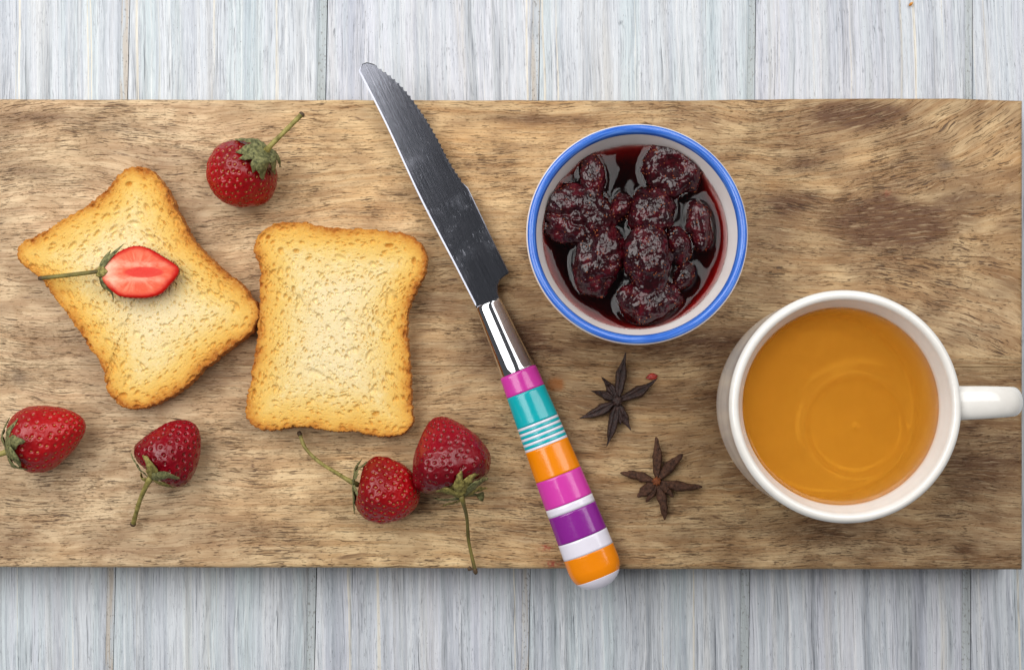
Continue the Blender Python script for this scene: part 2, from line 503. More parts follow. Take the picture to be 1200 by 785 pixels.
# ------------------------------------------------------------------ toast
def make_toast_mats():
    M = Mat('toasted_crumb', 0.85, 0.12)
    p = M.mapping(M.pos(), scale=(3200, 3200, 3200))
    e = M.math('ADD', M.attr('edge'), M.math('MULTIPLY', M.math('SUBTRACT', M.noise(p, 0.035, 4, 0.65), 0.5), 26.0))
    c = M.ramp(M.math('MULTIPLY', e, 1 / 90.0), [(0.0, lin(168, 100, 40)), (0.045, lin(202, 140, 60)), (0.13, lin(224, 175, 86)), (0.27, lin(229, 191, 108)), (0.45, lin(231, 204, 138)), (0.78, lin(234, 215, 168))])
    sp = M.noise(p, 0.33, 4, 0.65)
    c = M.mix(M.range(sp, 0.52, 0.70, 0.0, 0.55), c, lin(212, 168, 96))
    c = M.mix(M.math('MULTIPLY', M.range(M.noise(p, 0.11, 4, 0.65), 0.50, 0.70, 0.0, 0.6), M.range(e, 14.0, 50.0)), c, lin(239, 222, 174))
    cells = M.voro(M.mapping(p, scale=(0.33, 0.33, 0.33)), 1.0)
    h = M.math('ADD', M.noise(p, 0.7, 4, 0.7), M.math('MULTIPLY', M.range(cells, 0.05, 0.40), 0.35))
    M.set(Base_Color=c, Normal=M.bump(h, 0.00028, 0.7), Subsurface_Weight=0.08, Subsurface_Radius=(0.002, 0.0012, 0.0005), Subsurface_Scale=0.6)
    C = Mat('toast_crust', 0.7, 0.3)
    p = C.mapping(C.pos(), scale=(3200, 3200, 3200))
    c = C.ramp(C.noise(p, 0.12, 4, 0.65), [(0.3, lin(158, 92, 40)), (0.5, lin(190, 122, 58)), (0.7, lin(214, 152, 84))])
    C.set(Base_Color=c, Normal=C.bump(C.noise(p, 0.6, 4, 0.7), 0.0005, 0.7))
    return M.m, C.m
CRUMB, CRUST = make_toast_mats()

def toast(outline_px, label, thick, seed, big, tilt=(0.0, 0.0)):
    rs = np.random.RandomState(seed)
    zt = ZB + thick
    N, K = 820, 220
    out = WA(catmull(outline_px, N, True), zt)[:, :2]
    tang0 = unit(np.roll(out, -1, 0) - np.roll(out, 1, 0))
    area = 0.5 * np.sum(out[:, 0] * np.roll(out[:, 1], -1) - np.roll(out[:, 0], -1) * out[:, 1])
    nrm = np.stack([tang0[:, 1], -tang0[:, 0]], -1) * (1 if area > 0 else -1)
    ang = np.arange(N)
    px = S(zt)
    jag = noise2(out[:, 0] / px / 4.0, out[:, 1] / px / 4.0, seed, 3) * 2.4 * px + noise2(out[:, 0] / px / 16, out[:, 1] / px / 16, seed, 2) * 1.6 * px
    out = out + nrm * jag[:, None]
    c = out.mean(0)
    base = np.array([c[0], c[1], ZB])
    t = thing('toast_slice', label, 'toast', base, 'toast slices on the board')
    s = np.linspace(1.0, 0.004, K)
    xy = c + s[:, None, None] * (out[None] - c)
    flat = xy.reshape(-1, 2)
    co = out[::3]
    ct = tang0[::3]
    d = np.empty(len(flat))
    ni = np.empty(len(flat), int)
    for a in range(0, len(flat), 20000):
        D = np.linalg.norm(flat[a:a + 20000, None] - co[None], axis=2)
        ni[a:a + 20000] = D.argmin(1)
        d[a:a + 20000] = D.min(1)
    tx, ty = ct[ni, 0], ct[ni, 1]
    dpx = d / px
    z = np.full(len(flat), zt)
    rr = 2.6
    q = np.clip(1 - dpx / rr, 0, 1)
    z -= (1 - np.sqrt(1 - q * q)) * rr * px * 0.8
    X, Y = flat[:, 0] / px, flat[:, 1] / px
    z += px * (0.6 * noise2(X / 26, Y / 26, seed, 2) + 0.2 * noise2(X / 5, Y / 5, seed + 3, 3))
    arc = ni * 3.0 * np.linalg.norm(out[1] - out[0]) / px
    z += px * (0.42 * noise2(arc / 9.0, dpx / 1.7, seed + 9, 3) * sstep(70, 25, dpx) + 0.26 * noise2(X / 2.6, Y / 2.6, seed + 5, 3))
    # crumb pores
    dep = np.zeros(len(flat))
    order = np.argsort(flat[:, 0])
    xs = flat[order, 0]
    def pore(cx, cy, ra, rb, th, depth):
        lo, hi = np.searchsorted(xs, [cx - ra * 1.6, cx + ra * 1.6])
        idx = order[lo:hi]
        idx = idx[np.abs(flat[idx, 1] - cy) < ra * 1.6]
        if not len(idx):
            return
        u = flat[idx, 0] - cx
        v = flat[idx, 1] - cy
        a = u * math.cos(th) + v * math.sin(th)
        b = -u * math.sin(th) + v * math.cos(th)
        qq = np.sqrt((a / ra) ** 2 + (b / rb) ** 2)
        qq = qq + 0.22 * noise2(flat[idx, 0] / px / 3.0, flat[idx, 1] / px / 3.0, seed, 2)
        dep[idx] = np.maximum(dep[idx], depth * sstep(1.18, 0.30, qq))
    pick = rs.randint(0, len(flat), 9000)
    wgt = s[pick // N]
    pick = pick[rs.rand(9000) < wgt][:2900]
    for k, i in enumerate(pick):
        dd = dpx[i]
        if dd < 1.5:
            continue
        r = rs.uniform(0.45, 1.15) if rs.rand() < 0.66 else rs.gamma(2.0, 0.38) + 0.9
        if rs.rand() < 0.035:
            r += rs.uniform(0.8, 2.6)
        el = rs.uniform(1.2, 2.6) if dd < 50 else rs.uniform(1.0, 1.9)
        th = math.atan2(ty[i], tx[i]) + rs.normal(0, 0.35 if dd < 50 else 0.9)
        dk = min(r * rs.uniform(1.0, 1.9), 4.2) * (0.8 if dd < 24 else 0.85)
        pore(flat[i, 0], flat[i, 1], r * math.sqrt(el) * px, r / math.sqrt(el) * px, th, dk * px)
    for (bx, by, ra, rb, thd, dk) in big:
        p = W(bx, by, zt)
        pore(p[0], p[1], ra * px, rb * px, math.radians(-thd), dk * 1.5 * px)
    z -= dep
    z += (flat[:, 0] - c[0]) * tilt[0] + (flat[:, 1] - c[1]) * tilt[1]
    V = np.concatenate([flat, z[:, None]], 1)
    nV = len(V)
    V = np.concatenate([V, [[c[0], c[1], V[-N:, 2].mean()]]])
    edge = np.concatenate([dpx, [dpx.max()]])
    tri = np.stack([nV - N + ang, nV - N + (ang + 1) % N, np.full(N, nV), np.full(N, nV)], -1)
    polys = [[int(a), int(b), nV] for a, b, *_ in tri]
    flip = area > 0
    gq = grid_quads(K, N)
    gq = gq if flip else gq[:, ::-1]
    polys = polys if flip else [p[::-1] for p in polys]
    mesh('crumb', V, gq, polys, CRUMB, t, attrs={'edge': edge}, up=True)
    # crust: the wall of the slice, tucked just under the crumb edge
    rows = 26
    zz = np.linspace(0, 1, rows)
    top = V[:N]
    ring = []
    for f in zz:
        r = out + nrm * (-(0.25 + 3.2 * f ** 2.2) * px + 0.9 * px * math.sin(math.pi * min(f * 1.3, 1)))[..., None] if False else out + nrm * ((-0.2 - 3.0 * f ** 2.5 + 1.1 * math.sin(math.pi * min(f * 1.25, 1.0))) * px)
        zr = (top[:, 2] - 0.00002) * (1 - f) + (ZB + 0.0003) * f
        wob = fbm(np.stack([r[:, 0] / px / 3.5, r[:, 1] / px / 3.5, zr / px / 3.5], -1), 3) * 1.5 * px * min(1, f * 6)
        r = r + nrm * wob[:, None]
        ring.append(np.concatenate([r, zr[:, None]], 1))
    R = np.concatenate(ring)
    gq = grid_quads(rows, N)
    mesh('crust', R, gq[:, ::-1] if flip else gq, [list(range((rows - 1) * N, rows * N))], CRUST, t)
    return t

def zp(pts, ox, oy, k):
    return [(ox + x * k, oy + y * k) for x, y in pts]
outA = zp([(53, 290), (64, 266), (100, 248), (170, 207), (250, 157), (318, 105), (345, 70), (375, 46), (410, 40), (450, 53), (480, 85), (505, 130), (530, 182), (562, 242), (610, 300), (660, 345), (710, 385), (745, 425), (766, 467), (757, 505), (735, 535), (690, 570), (640, 610), (600, 640), (560, 680), (500, 722), (450, 745), (400, 757), (355, 745), (326, 715), (314, 675), (310, 645), (290, 605), (262, 570), (235, 525), (205, 485), (165, 430), (130, 380), (90, 345), (61, 320)], 0, 180, 0.3951)
outB = zp([(80, 120), (78, 155), (92, 187), (95, 230), (92, 290), (90, 340), (85, 420), (75, 490), (65, 560), (50, 620), (48, 660), (60, 690), (90, 711), (140, 712), (185, 705), (240, 705), (300, 712), (350, 718), (400, 716), (430, 727), (470, 733), (520, 732), (555, 716), (575, 685), (573, 630), (570, 560), (565, 480), (560, 420), (561, 350), (572, 305), (590, 270), (610, 230), (620, 180), (612, 140), (590, 110), (560, 93), (510, 85), (440, 79), (380, 78), (320, 73), (270, 65), (220, 58), (160, 55), (115, 74), (90, 95)], 270, 240, 0.3693)
bigA = [(175, 279, 8, 4.5, 25, 3.2), (133, 268, 7, 3, -40, 2.5), (151, 216, 4.5, 3, -20, 4), (172, 243, 5, 3, 60, 3), (157, 262, 7, 4, 5, 2.5), (115, 296, 6, 4, -45, 2.5), (85, 288, 7, 3.5, -45, 2.5), (76, 309, 4, 3, 70, 2.5), (144, 384, 6, 6, 0, 1.6), (160, 391, 5, 4, 0, 1.8), (194, 406, 7, 3.5, -30, 1.6), (277, 360, 6, 4, 70, 3.4), (260, 350, 4, 4, 0, 2.5), (145, 463, 5, 3.5, 10, 3.4), (101, 399, 4, 2.5, 60, 4), (132, 427, 10, 3.5, 60, 2.4), (83, 345, 8, 3, 60, 2.0), (100, 284, 5, 3, -30, 2.2), (237, 347, 6, 4, 30, 1.5), (123, 254, 6, 2.5, -45, 2.2)]
bigB = [(457, 349, 6, 12, 0, 2.8), (407, 379, 6, 7, -20, 2.8), (368, 437, 12, 5, 20, 2.0), (329, 294, 4, 5, -20, 3.4), (347, 294.5, 4, 3, 0, 3.6), (362, 303, 5, 2.5, -30, 3.4), (437, 310, 5, 4, 20, 2.4), (456, 288, 6, 2.5, 0, 4.0), (344, 339, 2.5, 5, 0, 3.0), (358, 411, 2.5, 2.5, 0, 3.2), (399, 302, 8, 4, 20, 1.6), (440, 485, 5, 3.2, -20, 4.4), (437, 458, 6, 4, -20, 2.4), (451, 321, 4, 3, 0, 2.4), (485, 306, 3, 5, 0, 4), (314, 278, 4, 2.5, -30, 4), (298, 460, 2.5, 5, 0, 3.5), (460, 440, 4, 2.5, 70, 2.2), (420, 425, 3, 2.5, 0, 2), (390, 365, 4, 2, 0, 1.8)]
toast(outA, 'toast slice turned askew with a halved strawberry lying on it', 0.011, 11, bigA)
toast(outB, 'upright toast slice with nothing on it beside the knife', 0.011, 23, bigB)

# ------------------------------------------------------------------ strawberries
def make_berry_mat(name, c_hi, c_lo, rough):
    M = Mat(name, rough, 0.4)
    p = M.mapping(M.pos(), scale=(3200, 3200, 3200))
    ax = M.attr('ax')
    n = M.noise(p, 0.03, 3, 0.6)
    f = M.math('ADD', ax, M.math('MULTIPLY', M.math('SUBTRACT', n, 0.5), 0.9))
    c = M.ramp(f, [(0.1, c_lo), (0.75, c_hi), (1.0, c_hi)])
    c = M.mix(M.range(M.noise(p, 0.25, 3, 0.6), 0.45, 0.75, 0, 0.35), c, c_lo)
    M.set(Base_Color=c, Roughness=M.range(M.noise(p, 0.15, 2), 0.3, 0.7, rough - 0.05, rough + 0.1), Normal=M.bump(M.noise(p, 0.35, 3), 0.00022, 0.5),
          Subsurface_Weight=0.25, Subsurface_Radius=(0.003, 0.0006, 0.0005), Subsurface_Scale=0.5, Coat_Weight=0.2, Coat_Roughness=0.12)
    return M.m
def simple(name, c1, c2, rough=0.5, scale=0.2, spec=0.5, bump=0.0, **kw):
    M = Mat(name, rough, spec)
    p = M.mapping(M.pos(), scale=(3200, 3200, 3200))
    n = M.noise(p, scale, 4, 0.6)
    M.set(Base_Color=M.ramp(n, [(0.34, c1), (0.66, c2)]))
    if bump:
        M.set(Normal=M.bump(M.noise(p, scale * 2.5, 4, 0.65), bump, 0.8))
    M.set(**kw)
    return M.m
RED = make_berry_mat('strawberry_red', lin(166, 6, 15), lin(128, 3, 11), 0.3)
BRIGHT = make_berry_mat('strawberry_bright', lin(178, 15, 20), lin(142, 6, 15), 0.33)
CRIMSON = make_berry_mat('strawberry_crimson', lin(146, 4, 26), lin(104, 2, 16), 0.26)
SEED_GOLD = simple('seed_gold', lin(142, 72, 34), lin(190, 128, 66), 0.4, 0.25)
SEED_DARK = simple('seed_dark', lin(84, 24, 22), lin(130, 60, 34), 0.4, 0.1)
LEAF = simple('calyx_green', lin(66, 70, 40), lin(142, 140, 92), 0.65, 0.26, 0.3, 0.0003, Subsurface_Weight=0.1, Subsurface_Radius=(0.001, 0.001, 0.0004), Subsurface_Scale=0.3)
LEAF_Y = simple('calyx_olive', lin(92, 84, 38), lin(168, 156, 88), 0.65, 0.26, 0.3, 0.0003)
STEM = simple('stem_green', lin(106, 98, 46), lin(164, 152, 86), 0.55, 0.12, 0.3, 0.0002)
STEM_BR = simple('stem_brown_green', lin(84, 74, 40), lin(128, 118, 62), 0.5, 0.05, 0.3, 0.0002)
STEM_END = simple('stem_dried_end', lin(58, 44, 30), lin(92, 70, 44), 0.7, 0.3)

def seeds_mesh(P, Nn, Tn, ln, wd, th, mat, parent):
    nt, nph = 6, 7
    V, Q = [], []
    k = 0
    tt = np.linspace(0.12, math.pi - 0.12, nt)
    ph = np.arange(nph) * 2 * math.pi / nph
    loc = np.stack([np.cos(tt)[:, None] * np.ones(nph), (np.sin(tt) * (1 - 0.25 * np.cos(tt)))[:, None] * np.cos(ph), np.sin(tt)[:, None] * np.sin(ph)], -1).reshape(-1, 3)
    gq = grid_quads(nt, nph)
    polys = []
    for p, n, t in zip(P, Nn, Tn):
        b = np.cross(n, t)
        f = random.uniform(0.8, 1.15)
        V.append(p + loc[:, :1] * t * ln * f + loc[:, 1:2] * b * wd * f + loc[:, 2:] * n * th)
        Q.append(gq + k)
        k += nt * nph
    o = mesh('seeds', np.concatenate(V), np.concatenate(Q), None, mat, parent)
    o['kind'] = 'stuff'
    return o

def berry(name, label, A, B, R, egg, mat, seedmat, nseed, leaves, stem, stemr, seed, dimple=1.0, stem_mat=STEM, leaf_mat=LEAF, power=0.9, proud=0.25, nub=False):
    """A calyx end and B tip: (px, py, height above board in mm); R half width in px"""
    A3, B3 = W(A[0], A[1], ZB + A[2] / 1000), W(B[0], B[1], ZB + B[2] / 1000)
    mid = (A3 + B3) / 2
    px = S(mid[2])
    Rm = R * px
    k = unit(A3 - B3)
    L = np.linalg.norm(A3 - B3)
    u = unit(np.cross(k, (0, 0, 1)))
    v = np.cross(u, k)
    nt, nph = 150, 250
    th = np.linspace(0.0, math.pi, nt)
    ph = np.arange(nph) * 2 * math.pi / nph
    def surf(th, ph):
        rr = np.abs(np.sin(th)) ** power * (1 + egg * np.cos(th))
        rr = rr / RMAX
        q = np.stack([np.cos(ph) * np.sin(th), np.sin(ph) * np.sin(th), np.cos(th)], -1)
        lump = 1 + 0.085 * vnoise(q * 1.5 + seed) + 0.03 * vnoise(q * 3.7 + seed * 2)
        rad = Rm * rr * lump
        axl = L / 2 * np.cos(th) - 0.10 * L * np.exp(-(th / 0.35) ** 2) * 0.8
        return mid + axl[..., None] * k + (rad * np.cos(ph))[..., None] * u + (rad * np.sin(ph))[..., None] * v
    tt = np.linspace(0, math.pi, 400)
    RMAX = (np.abs(np.sin(tt)) ** power * (1 + egg * np.cos(tt))).max()
    TH, PH = np.meshgrid(th, ph, indexing='ij')
    P = surf(TH, PH)
    dz = (ZB + 0.0001) - P[..., 2].min()
    mid = mid + np.array([0, 0, dz])
    P[..., 2] += dz
    def nrm(th, ph):
        e = 1e-3
        n = np.cross(surf(th + e, ph) - surf(th - e, ph), surf(th, ph + e) - surf(th, ph - e))
        n = unit(n)
        sgn = np.sign(np.sum(n * (surf(th, ph) - mid), -1, keepdims=True))
        return n * sgn
    Nn = nrm(np.clip(TH, 0.01, math.pi - 0.01), PH)
    i = np.arange(nseed) + 0.5
    rs = np.random.RandomState(seed)
    cz = np.cos(np.linspace(0.34, math.pi - 0.12, 400))
    sth = np.arccos(np.interp(i / nseed, np.linspace(0, 1, 400), np.linspace(cz[0], cz[-1], 400))) + rs.normal(0, 0.025, nseed)
    sth = np.clip(sth, 0.3, math.pi - 0.05)
    sph = (i * 2.399963 + rs.normal(0, 0.05, nseed)) % (2 * math.pi)
    sP, sN = surf(sth, sph), nrm(sth, sph)
    sT = unit(surf(sth + 1e-3, sph) - surf(sth - 1e-3, sph))
    V = P.reshape(-1, 3)
    nv = Nn.reshape(-1, 3)
    disp = np.zeros(len(V))
    for a in range(0, len(V), 8000):
        D2 = ((V[a:a + 8000, None] - sP[None]) ** 2).sum(2).min(1)
        dd = np.sqrt(D2) / px
        disp[a:a + 8000] = dimple * (-1.5 * np.exp(-(dd / 2.0) ** 2) + 0.40 * np.exp(-((dd - 3.4) / 1.3) ** 2)) * px
    V = V + nv * disp[:, None]
    base = np.array([mid[0], mid[1], ZB])
    t = thing(name, label, 'strawberry', base, 'strawberries on the board')
    ax = 0.5 - 0.5 * np.cos(TH.ravel())
    gq = grid_quads(nt, nph)
    mesh('flesh', V, gq[:, ::-1], None, mat, t, attrs={'ax': ax})
    seeds_mesh(sP - sN * 0.85 * px * dimple + sN * proud * px, sN, sT, 1.4 * px, 0.92 * px, 0.55 * px, seedmat, t)
    for lf in leaves:
        pts, wd = lf[0], lf[1]
        lm = lf[2] if len(lf) > 2 else leaf_mat
        P3 = np.array([W(x, y, ZB + z / 1000) for x, y, z in pts])
        P3 = catmull(P3, 18)
        up = unit(P3 - (mid - k * 0.1 * L))
        f = np.linspace(0, 1, 18)
        hw = wd * 0.58 * px * np.clip(np.sin(math.pi * (0.16 + 0.84 * f) ** 0.85) ** 0.7, 0.05, 1)
        hw = hw * (1 + 0.13 * np.sin(f * 17 + wd) + 0.05 * np.sin(f * 41 + wd))
        vv, qq, pp = sweep(P3, hw, 0.55 * px, 12, up, 0.28)
        vv = vv + np.repeat(up, 12, 0) * (fbm(vv / px / 4.0 + wd, 2) * 1.5 * px)[:, None]
        mesh('calyx_leaf', vv, qq, pp, lm, t)
    P3 = catmull(np.array([W(x, y, ZB + z / 1000) for x, y, z in stem]), 40)
    f = np.linspace(0, 1, 40)
    r = stemr * px * (1.35 - 0.45 * np.minimum(f * 3, 1)) * (1 + 0.06 * np.sin(f * 23)) * (1 + 0.25 * sstep(0.93, 1.0, f))
    vv, qq, pp = sweep(P3, r, r * 0.92, 12, (0.2, 0.1, 1))
    so = mesh('stem', vv, qq, pp, stem_mat, t)
    vv, qq, pp = sweep(catmull(np.array([P3[-2], P3[-1], P3[-1] + (P3[-1] - P3[-2]) * 1.2]), 6), r[-1] * 1.06 * np.array([1, 1.08, 1.0, 1.05, 0.9, 0.5]), r[-1] * 1.02 * np.array([1, 1.08, 1.0, 1.05, 0.9, 0.5]), 10, (0.2, 0.1, 1))
    mesh('stem_end', vv, qq, pp, STEM_END, so)
    if nub:
        e = P3[-2]
        vv, qq, pp = sweep(catmull(np.array([e, e + np.array([-3.5, -0.5, 0.5]) * px, e + np.array([-8.5, 0.6, 0.0]) * px]), 10), np.array([.8, 1, 1, 1.1, 1.4, 2.2, 2.8, 3.0, 2.4, .8]) * px, np.array([.8, 1, 1, 1.1, 1.3, 1.8, 2.2, 2.2, 1.8, .6]) * px, 10)
        mesh('stem_end', vv, qq, pp, STEM_END, so)
    return t

# a: plump berry near the top edge of the board
berry('strawberry', 'strawberry with a short straight stem at the top edge of the board', (307, 178, 17), (258, 230, 9), 41, 0.12, RED, SEED_GOLD, 290,
      [([(311, 177, 24), (296, 172, 26), (276, 179, 24)], 15), ([(311, 178, 24), (298, 180, 27.5), (280, 186, 26)], 12), ([(312, 178, 24), (303, 189, 28), (296, 203, 26)], 14), ([(313, 178, 24), (310, 190, 27), (308, 211, 22)], 17),
       ([(314, 177, 23), (322, 188, 22), (322, 205, 17)], 15), ([(314, 176, 22), (326, 183, 19), (329, 196, 13)], 12), ([(312, 175, 23), (299, 164, 23), (275, 163, 18)], 13)],
      [(310, 179, 23), (318, 170, 25), (335, 153, 25), (354, 134, 24)], 3.0, 3)
# c: berry cut by the left edge of the photo
berry('strawberry', 'long bright strawberry at the left edge, its tip pointing right', (14, 525, 11), (101, 495, 9), 38, 0.38, BRIGHT, SEED_GOLD, 240,
      [([(8, 528, 14), (2, 510, 17), (11, 489, 14)], 10), ([(7, 527, 17), (9, 506, 21), (21, 491, 21)], 12), ([(7, 528, 18), (15, 518, 25.5), (30, 517, 27.5)], 16), ([(7, 530, 18), (14, 535, 25), (24, 547, 22.5)], 18), ([(8, 532, 14), (15, 546, 19), (36, 551, 16)], 13)],
      [(14, 527, 13), (6, 530, 15), (-8, 534, 14), (-30, 536, 10)], 3.3, 5, dimple=0.9, proud=0.15)
# d: berry standing below the askew toast
berry('strawberry', 'crimson strawberry below the askew toast, its stem pointing to the lower left', (177, 559, 12), (227, 496, 9), 36, 0.36, CRIMSON, SEED_DARK, 170,
      [([(176, 560, 18), (175, 546, 22), (167, 533, 21)], 12, LEAF_Y), ([(177, 560, 17), (181, 551, 22), (178, 543, 24)], 9, LEAF_Y), ([(178, 561, 18), (192, 558, 23), (211, 561, 18)], 11), ([(178, 562, 15), (190, 568, 15), (206, 571, 10)], 13, LEAF_Y), ([(174, 559, 14), (163, 549, 14), (153, 531, 14)], 5), ([(174, 562, 13), (167, 562, 10), (165, 553, 8)], 7, LEAF_Y)],
      [(180, 556, 15), (174, 564, 16), (164, 586, 11), (156, 614, 3)], 2.9, 9, dimple=1.25, proud=0.45)
# e: small round berry with the curved stem
berry('strawberry', 'small round red strawberry with a long curved stem touching the bigger one', (417, 568, 11), (492, 583, 9), 37.5, 0.20, RED, SEED_GOLD, 260,
      [([(414, 567, 12), (418, 551, 16), (438, 536, 10)], 9), ([(413, 568, 12), (414, 585, 12), (415, 602, 6)], 8), ([(414, 570, 10), (417, 590, 8), (426, 606, 4)], 8), ([(414, 566, 10), (416, 550, 9), (424, 538, 5)], 9), ([(413, 568, 13), (415, 573, 18), (421, 582, 20)], 6), ([(413, 566, 13), (415, 560, 18), (421, 555, 20)], 7)],
      [(420, 568, 12), (411, 564, 13), (396, 555, 11), (374, 541, 7), (358, 525, 5), (351, 508, 4)], 2.3, 12)
# f: the largest berry
berry('strawberry', 'biggest crimson strawberry, its long brown stem hanging over the board edge', (537, 575, 14), (512, 489, 10), 47, 0.44, CRIMSON, SEED_DARK, 300,
      [([(541, 581, 22), (538, 566, 27), (541, 551, 28)], 12, LEAF_Y), ([(541, 580, 20), (529, 566, 24), (519, 566, 25)], 11, LEAF_Y), ([(541, 582, 20), (521, 576, 22), (501, 574, 19)], 12, LEAF_Y), ([(541, 584, 17), (523, 586, 17), (508, 584, 13)], 11), ([(543, 580, 20), (550, 564, 25), (563, 552, 22)], 12, LEAF_Y), ([(544, 581, 20), (557, 570, 22), (572, 560, 17)], 14),
       ([(544, 583, 17), (557, 576, 17), (571, 572, 13)], 11, LEAF_Y), ([(546, 582, 13), (562, 580, 12), (566, 587, 9)], 12), ([(541, 586, 14), (530, 590, 12), (519, 592, 8)], 8, LEAF_Y)],
      [(539, 577, 20), (542, 586, 21), (547, 606, 12), (549, 632, 6), (553, 652, 4), (557, 669, 3.2)], 2.3, 15, dimple=0.95, stem_mat=STEM_BR, proud=0.35, nub=True)

# b: halved berry on the toast, cut face up
def half_berry():
    z = ZB + 0.011 + 0.0072
    o = [(510, 310), (540, 250), (620, 193), (700, 145), (800, 120), (900, 145), (1000, 203), (1080, 252), (1120, 288), (1127, 320), (1110, 360), (1060, 420), (990, 490), (900, 522), (800, 527), (700, 520), (640, 500), (580, 450), (530, 390), (510, 345)]
    o = zp(o, 40, 270, 0.15)
    N, K = 260, 60
    opx = catmull(o, N, True)
    ow = WA(opx, z)
    c = np.array(W(160, 318, z))
    px = S(z)
    t = thing('halved_strawberry', 'halved strawberry with its cut face up on the askew toast', 'strawberry', (c[0], c[1], ZB + 0.011))
    s = np.linspace(1, 0.01, K)
    P = c + s[:, None, None] * (ow[None] - c)
    P[..., 2] = z - 0.0006 * np.clip((s - 0.9) / 0.1, 0, 1)[:, None] ** 2
    Xp = 160 + s[:, None] * (opx[None, :, 0] - 160)
    Yp = 318 + s[:, None] * (opx[None, :, 1] - 318)
    P[..., 2] += px * (0.5 * noise2(Xp / 9, Yp / 6, 2.0, 3))
    # flesh colours laid out as in a cut berry
    rn = 0.05 * noise2(Xp / 7, Yp / 5, 4.0, 3)
    rad = s[:, None] + rn
    ang = np.arctan2(Yp - 318, Xp - 160)
    red, pale, core = np.array(lin(196, 26, 18)[:3]), np.array(lin(240, 166, 132)[:3]), np.array(lin(220, 58, 48)[:3])
    orange = np.array(lin(226, 94, 64)[:3])
    white = np.array(lin(238, 200, 172)[:3])
    C = np.broadcast_to(orange, P.shape).copy()
    def mixc(C, c2, f):
        return C * (1 - f[..., None]) + c2 * f[..., None]
    rays = np.clip(noise2(ang * 8.0, s[:, None] * 2.0 + 0 * ang, 7.0, 3) * 1.6 + 0.25, 0, 1)
    C = mixc(C, pale, 0.42 * rays * sstep(0.95, 0.7, rad) * sstep(0.35, 0.5, rad))
    ey = np.abs(Yp - 318.5)
    ring = np.exp(-((ey - 8.5 - 0.0 * Xp) / 3.8) ** 2) * sstep(204, 176, Xp) * sstep(118, 128, Xp)
    C = mixc(C, white, 0.52 * ring * np.clip(0.75 + 0.9 * noise2(Xp / 5, Yp / 3, 15.0, 2), 0, 1))
    left = sstep(146, 122, Xp + 6 * noise2(Xp / 6, Yp / 4, 8.0, 2)) * sstep(0.97, 0.75, rad)
    C = mixc(C, white, 0.85 * left)
    cf = sstep(1.0, 0.75, np.sqrt(((Xp - 168) / 26) ** 2 + ((Yp - 319) / 7.2) ** 2) + rn * 3)
    C = mixc(C, core, 0.9 * cf)
    C = mixc(C, red, sstep(0.80, 0.97, rad) * sstep(120, 134, Xp))
    C = mixc(C, red * 0.8, sstep(0.95, 1.0, rad) * 0.7)
    M = Mat('cut_strawberry', 0.5, 0.15)
    p = M.mapping(M.pos(), scale=(3200, 3200, 3200))
    M.set(Base_Color=M.attr('flesh_colour', True), Normal=M.bump(M.noise(p, 0.4, 3), 0.0003, 0.5), Subsurface_Weight=0.3, Subsurface_Radius=(0.003, 0.001, 0.0007), Subsurface_Scale=0.5)
    g = grid_quads(K, N)
    V = P.reshape(-1, 3)
    mesh('cut_face', V, g, [list(range((K - 1) * N, K * N))], M.m, t, colors={'flesh_colour': C.reshape(-1, 3)}, up=True)
    # rounded skin below
    rows = 24
    R, tops = [], P[0]
    for f in np.linspace(0, 1, rows):
        a = f * math.pi / 2
        k = math.cos(a) ** 0.75 if f < 1 else 0.02
        r = c + (ow - c) * (k * (1 + 0.06 * math.sin(a * 2)))
        r[:, 2] = (tops[:, 2] - 0.00002) - (tops[:, 2] - ZB - 0.0112) * math.sin(a)
        R.append(r)
    R = np.concatenate(R)
    so = mesh('skin', R, grid_quads(rows, N)[:, ::-1], None, RED, t, attrs={'ax': np.full(len(R), 0.4)})
    idx = np.arange(6, N - 40, 7)
    Ps, Ns, Ts = [], [], []
    for rr_, off in ((1, 0), (4, 3)):
        for i in idx + off:
            p = R[rr_ * N + i % N]
            n = unit(np.array([p[0] - c[0], p[1] - c[1], 0.0003]))
            if opx[i % N, 0] < 126:
                continue
            Ps.append(p)
            Ns.append(n)
            Ts.append(unit(np.cross(n, (0, 0, 1))))
    seeds_mesh(np.array(Ps), np.array(Ns), np.array(Ts), 1.3 * px, 0.9 * px, 0.7 * px, SEED_DARK, t)
    zt = (z - ZB) * 1000
    for pts, wd in (([(118, 316, zt), (128, 302, zt + .6), (145, 286, zt - 1)], 5.0), ([(118, 312, zt), (124, 302, zt), (130, 293, zt - 1.5)], 5.5), ([(119, 320, zt), (122, 334, zt - 1), (131, 343, zt - 3), (133, 354, zt - 4)], 4.2), ([(117, 322, zt - 1), (120, 334, zt - 3), (124, 341, zt - 5)], 4), ([(114, 316, zt), (119, 318, zt + .5), (126, 318, zt + .2)], 15)):
        P3 = catmull(np.array([W(x, y, ZB + h / 1000) for x, y, h in pts]), 16)
        f = np.linspace(0, 1, 16)
        hw = wd / 2 * px * np.clip(np.sin(math.pi * (0.2 + 0.8 * f) ** 0.85) ** 0.8, 0.12, 1)
        vv, qq, pp = sweep(P3, hw, 0.5 * px, 10, (0.1, 0, 1), 0.15)
        mesh('calyx_leaf', vv, qq, pp, LEAF if wd < 10 else LEAF_Y, t)
    P3 = catmull(np.array([W(x, y, ZB + h / 1000) for x, y, h in ((117, 318, zt - .4), (108, 319, zt), (80, 322.5, zt - 2.0), (47, 326, zt - 3.2))]), 30)
    vv, qq, pp = sweep(P3, 2.5 * px, 1.9 * px, 10)
    so = mesh('stem', vv, qq, pp, STEM_BR, t)
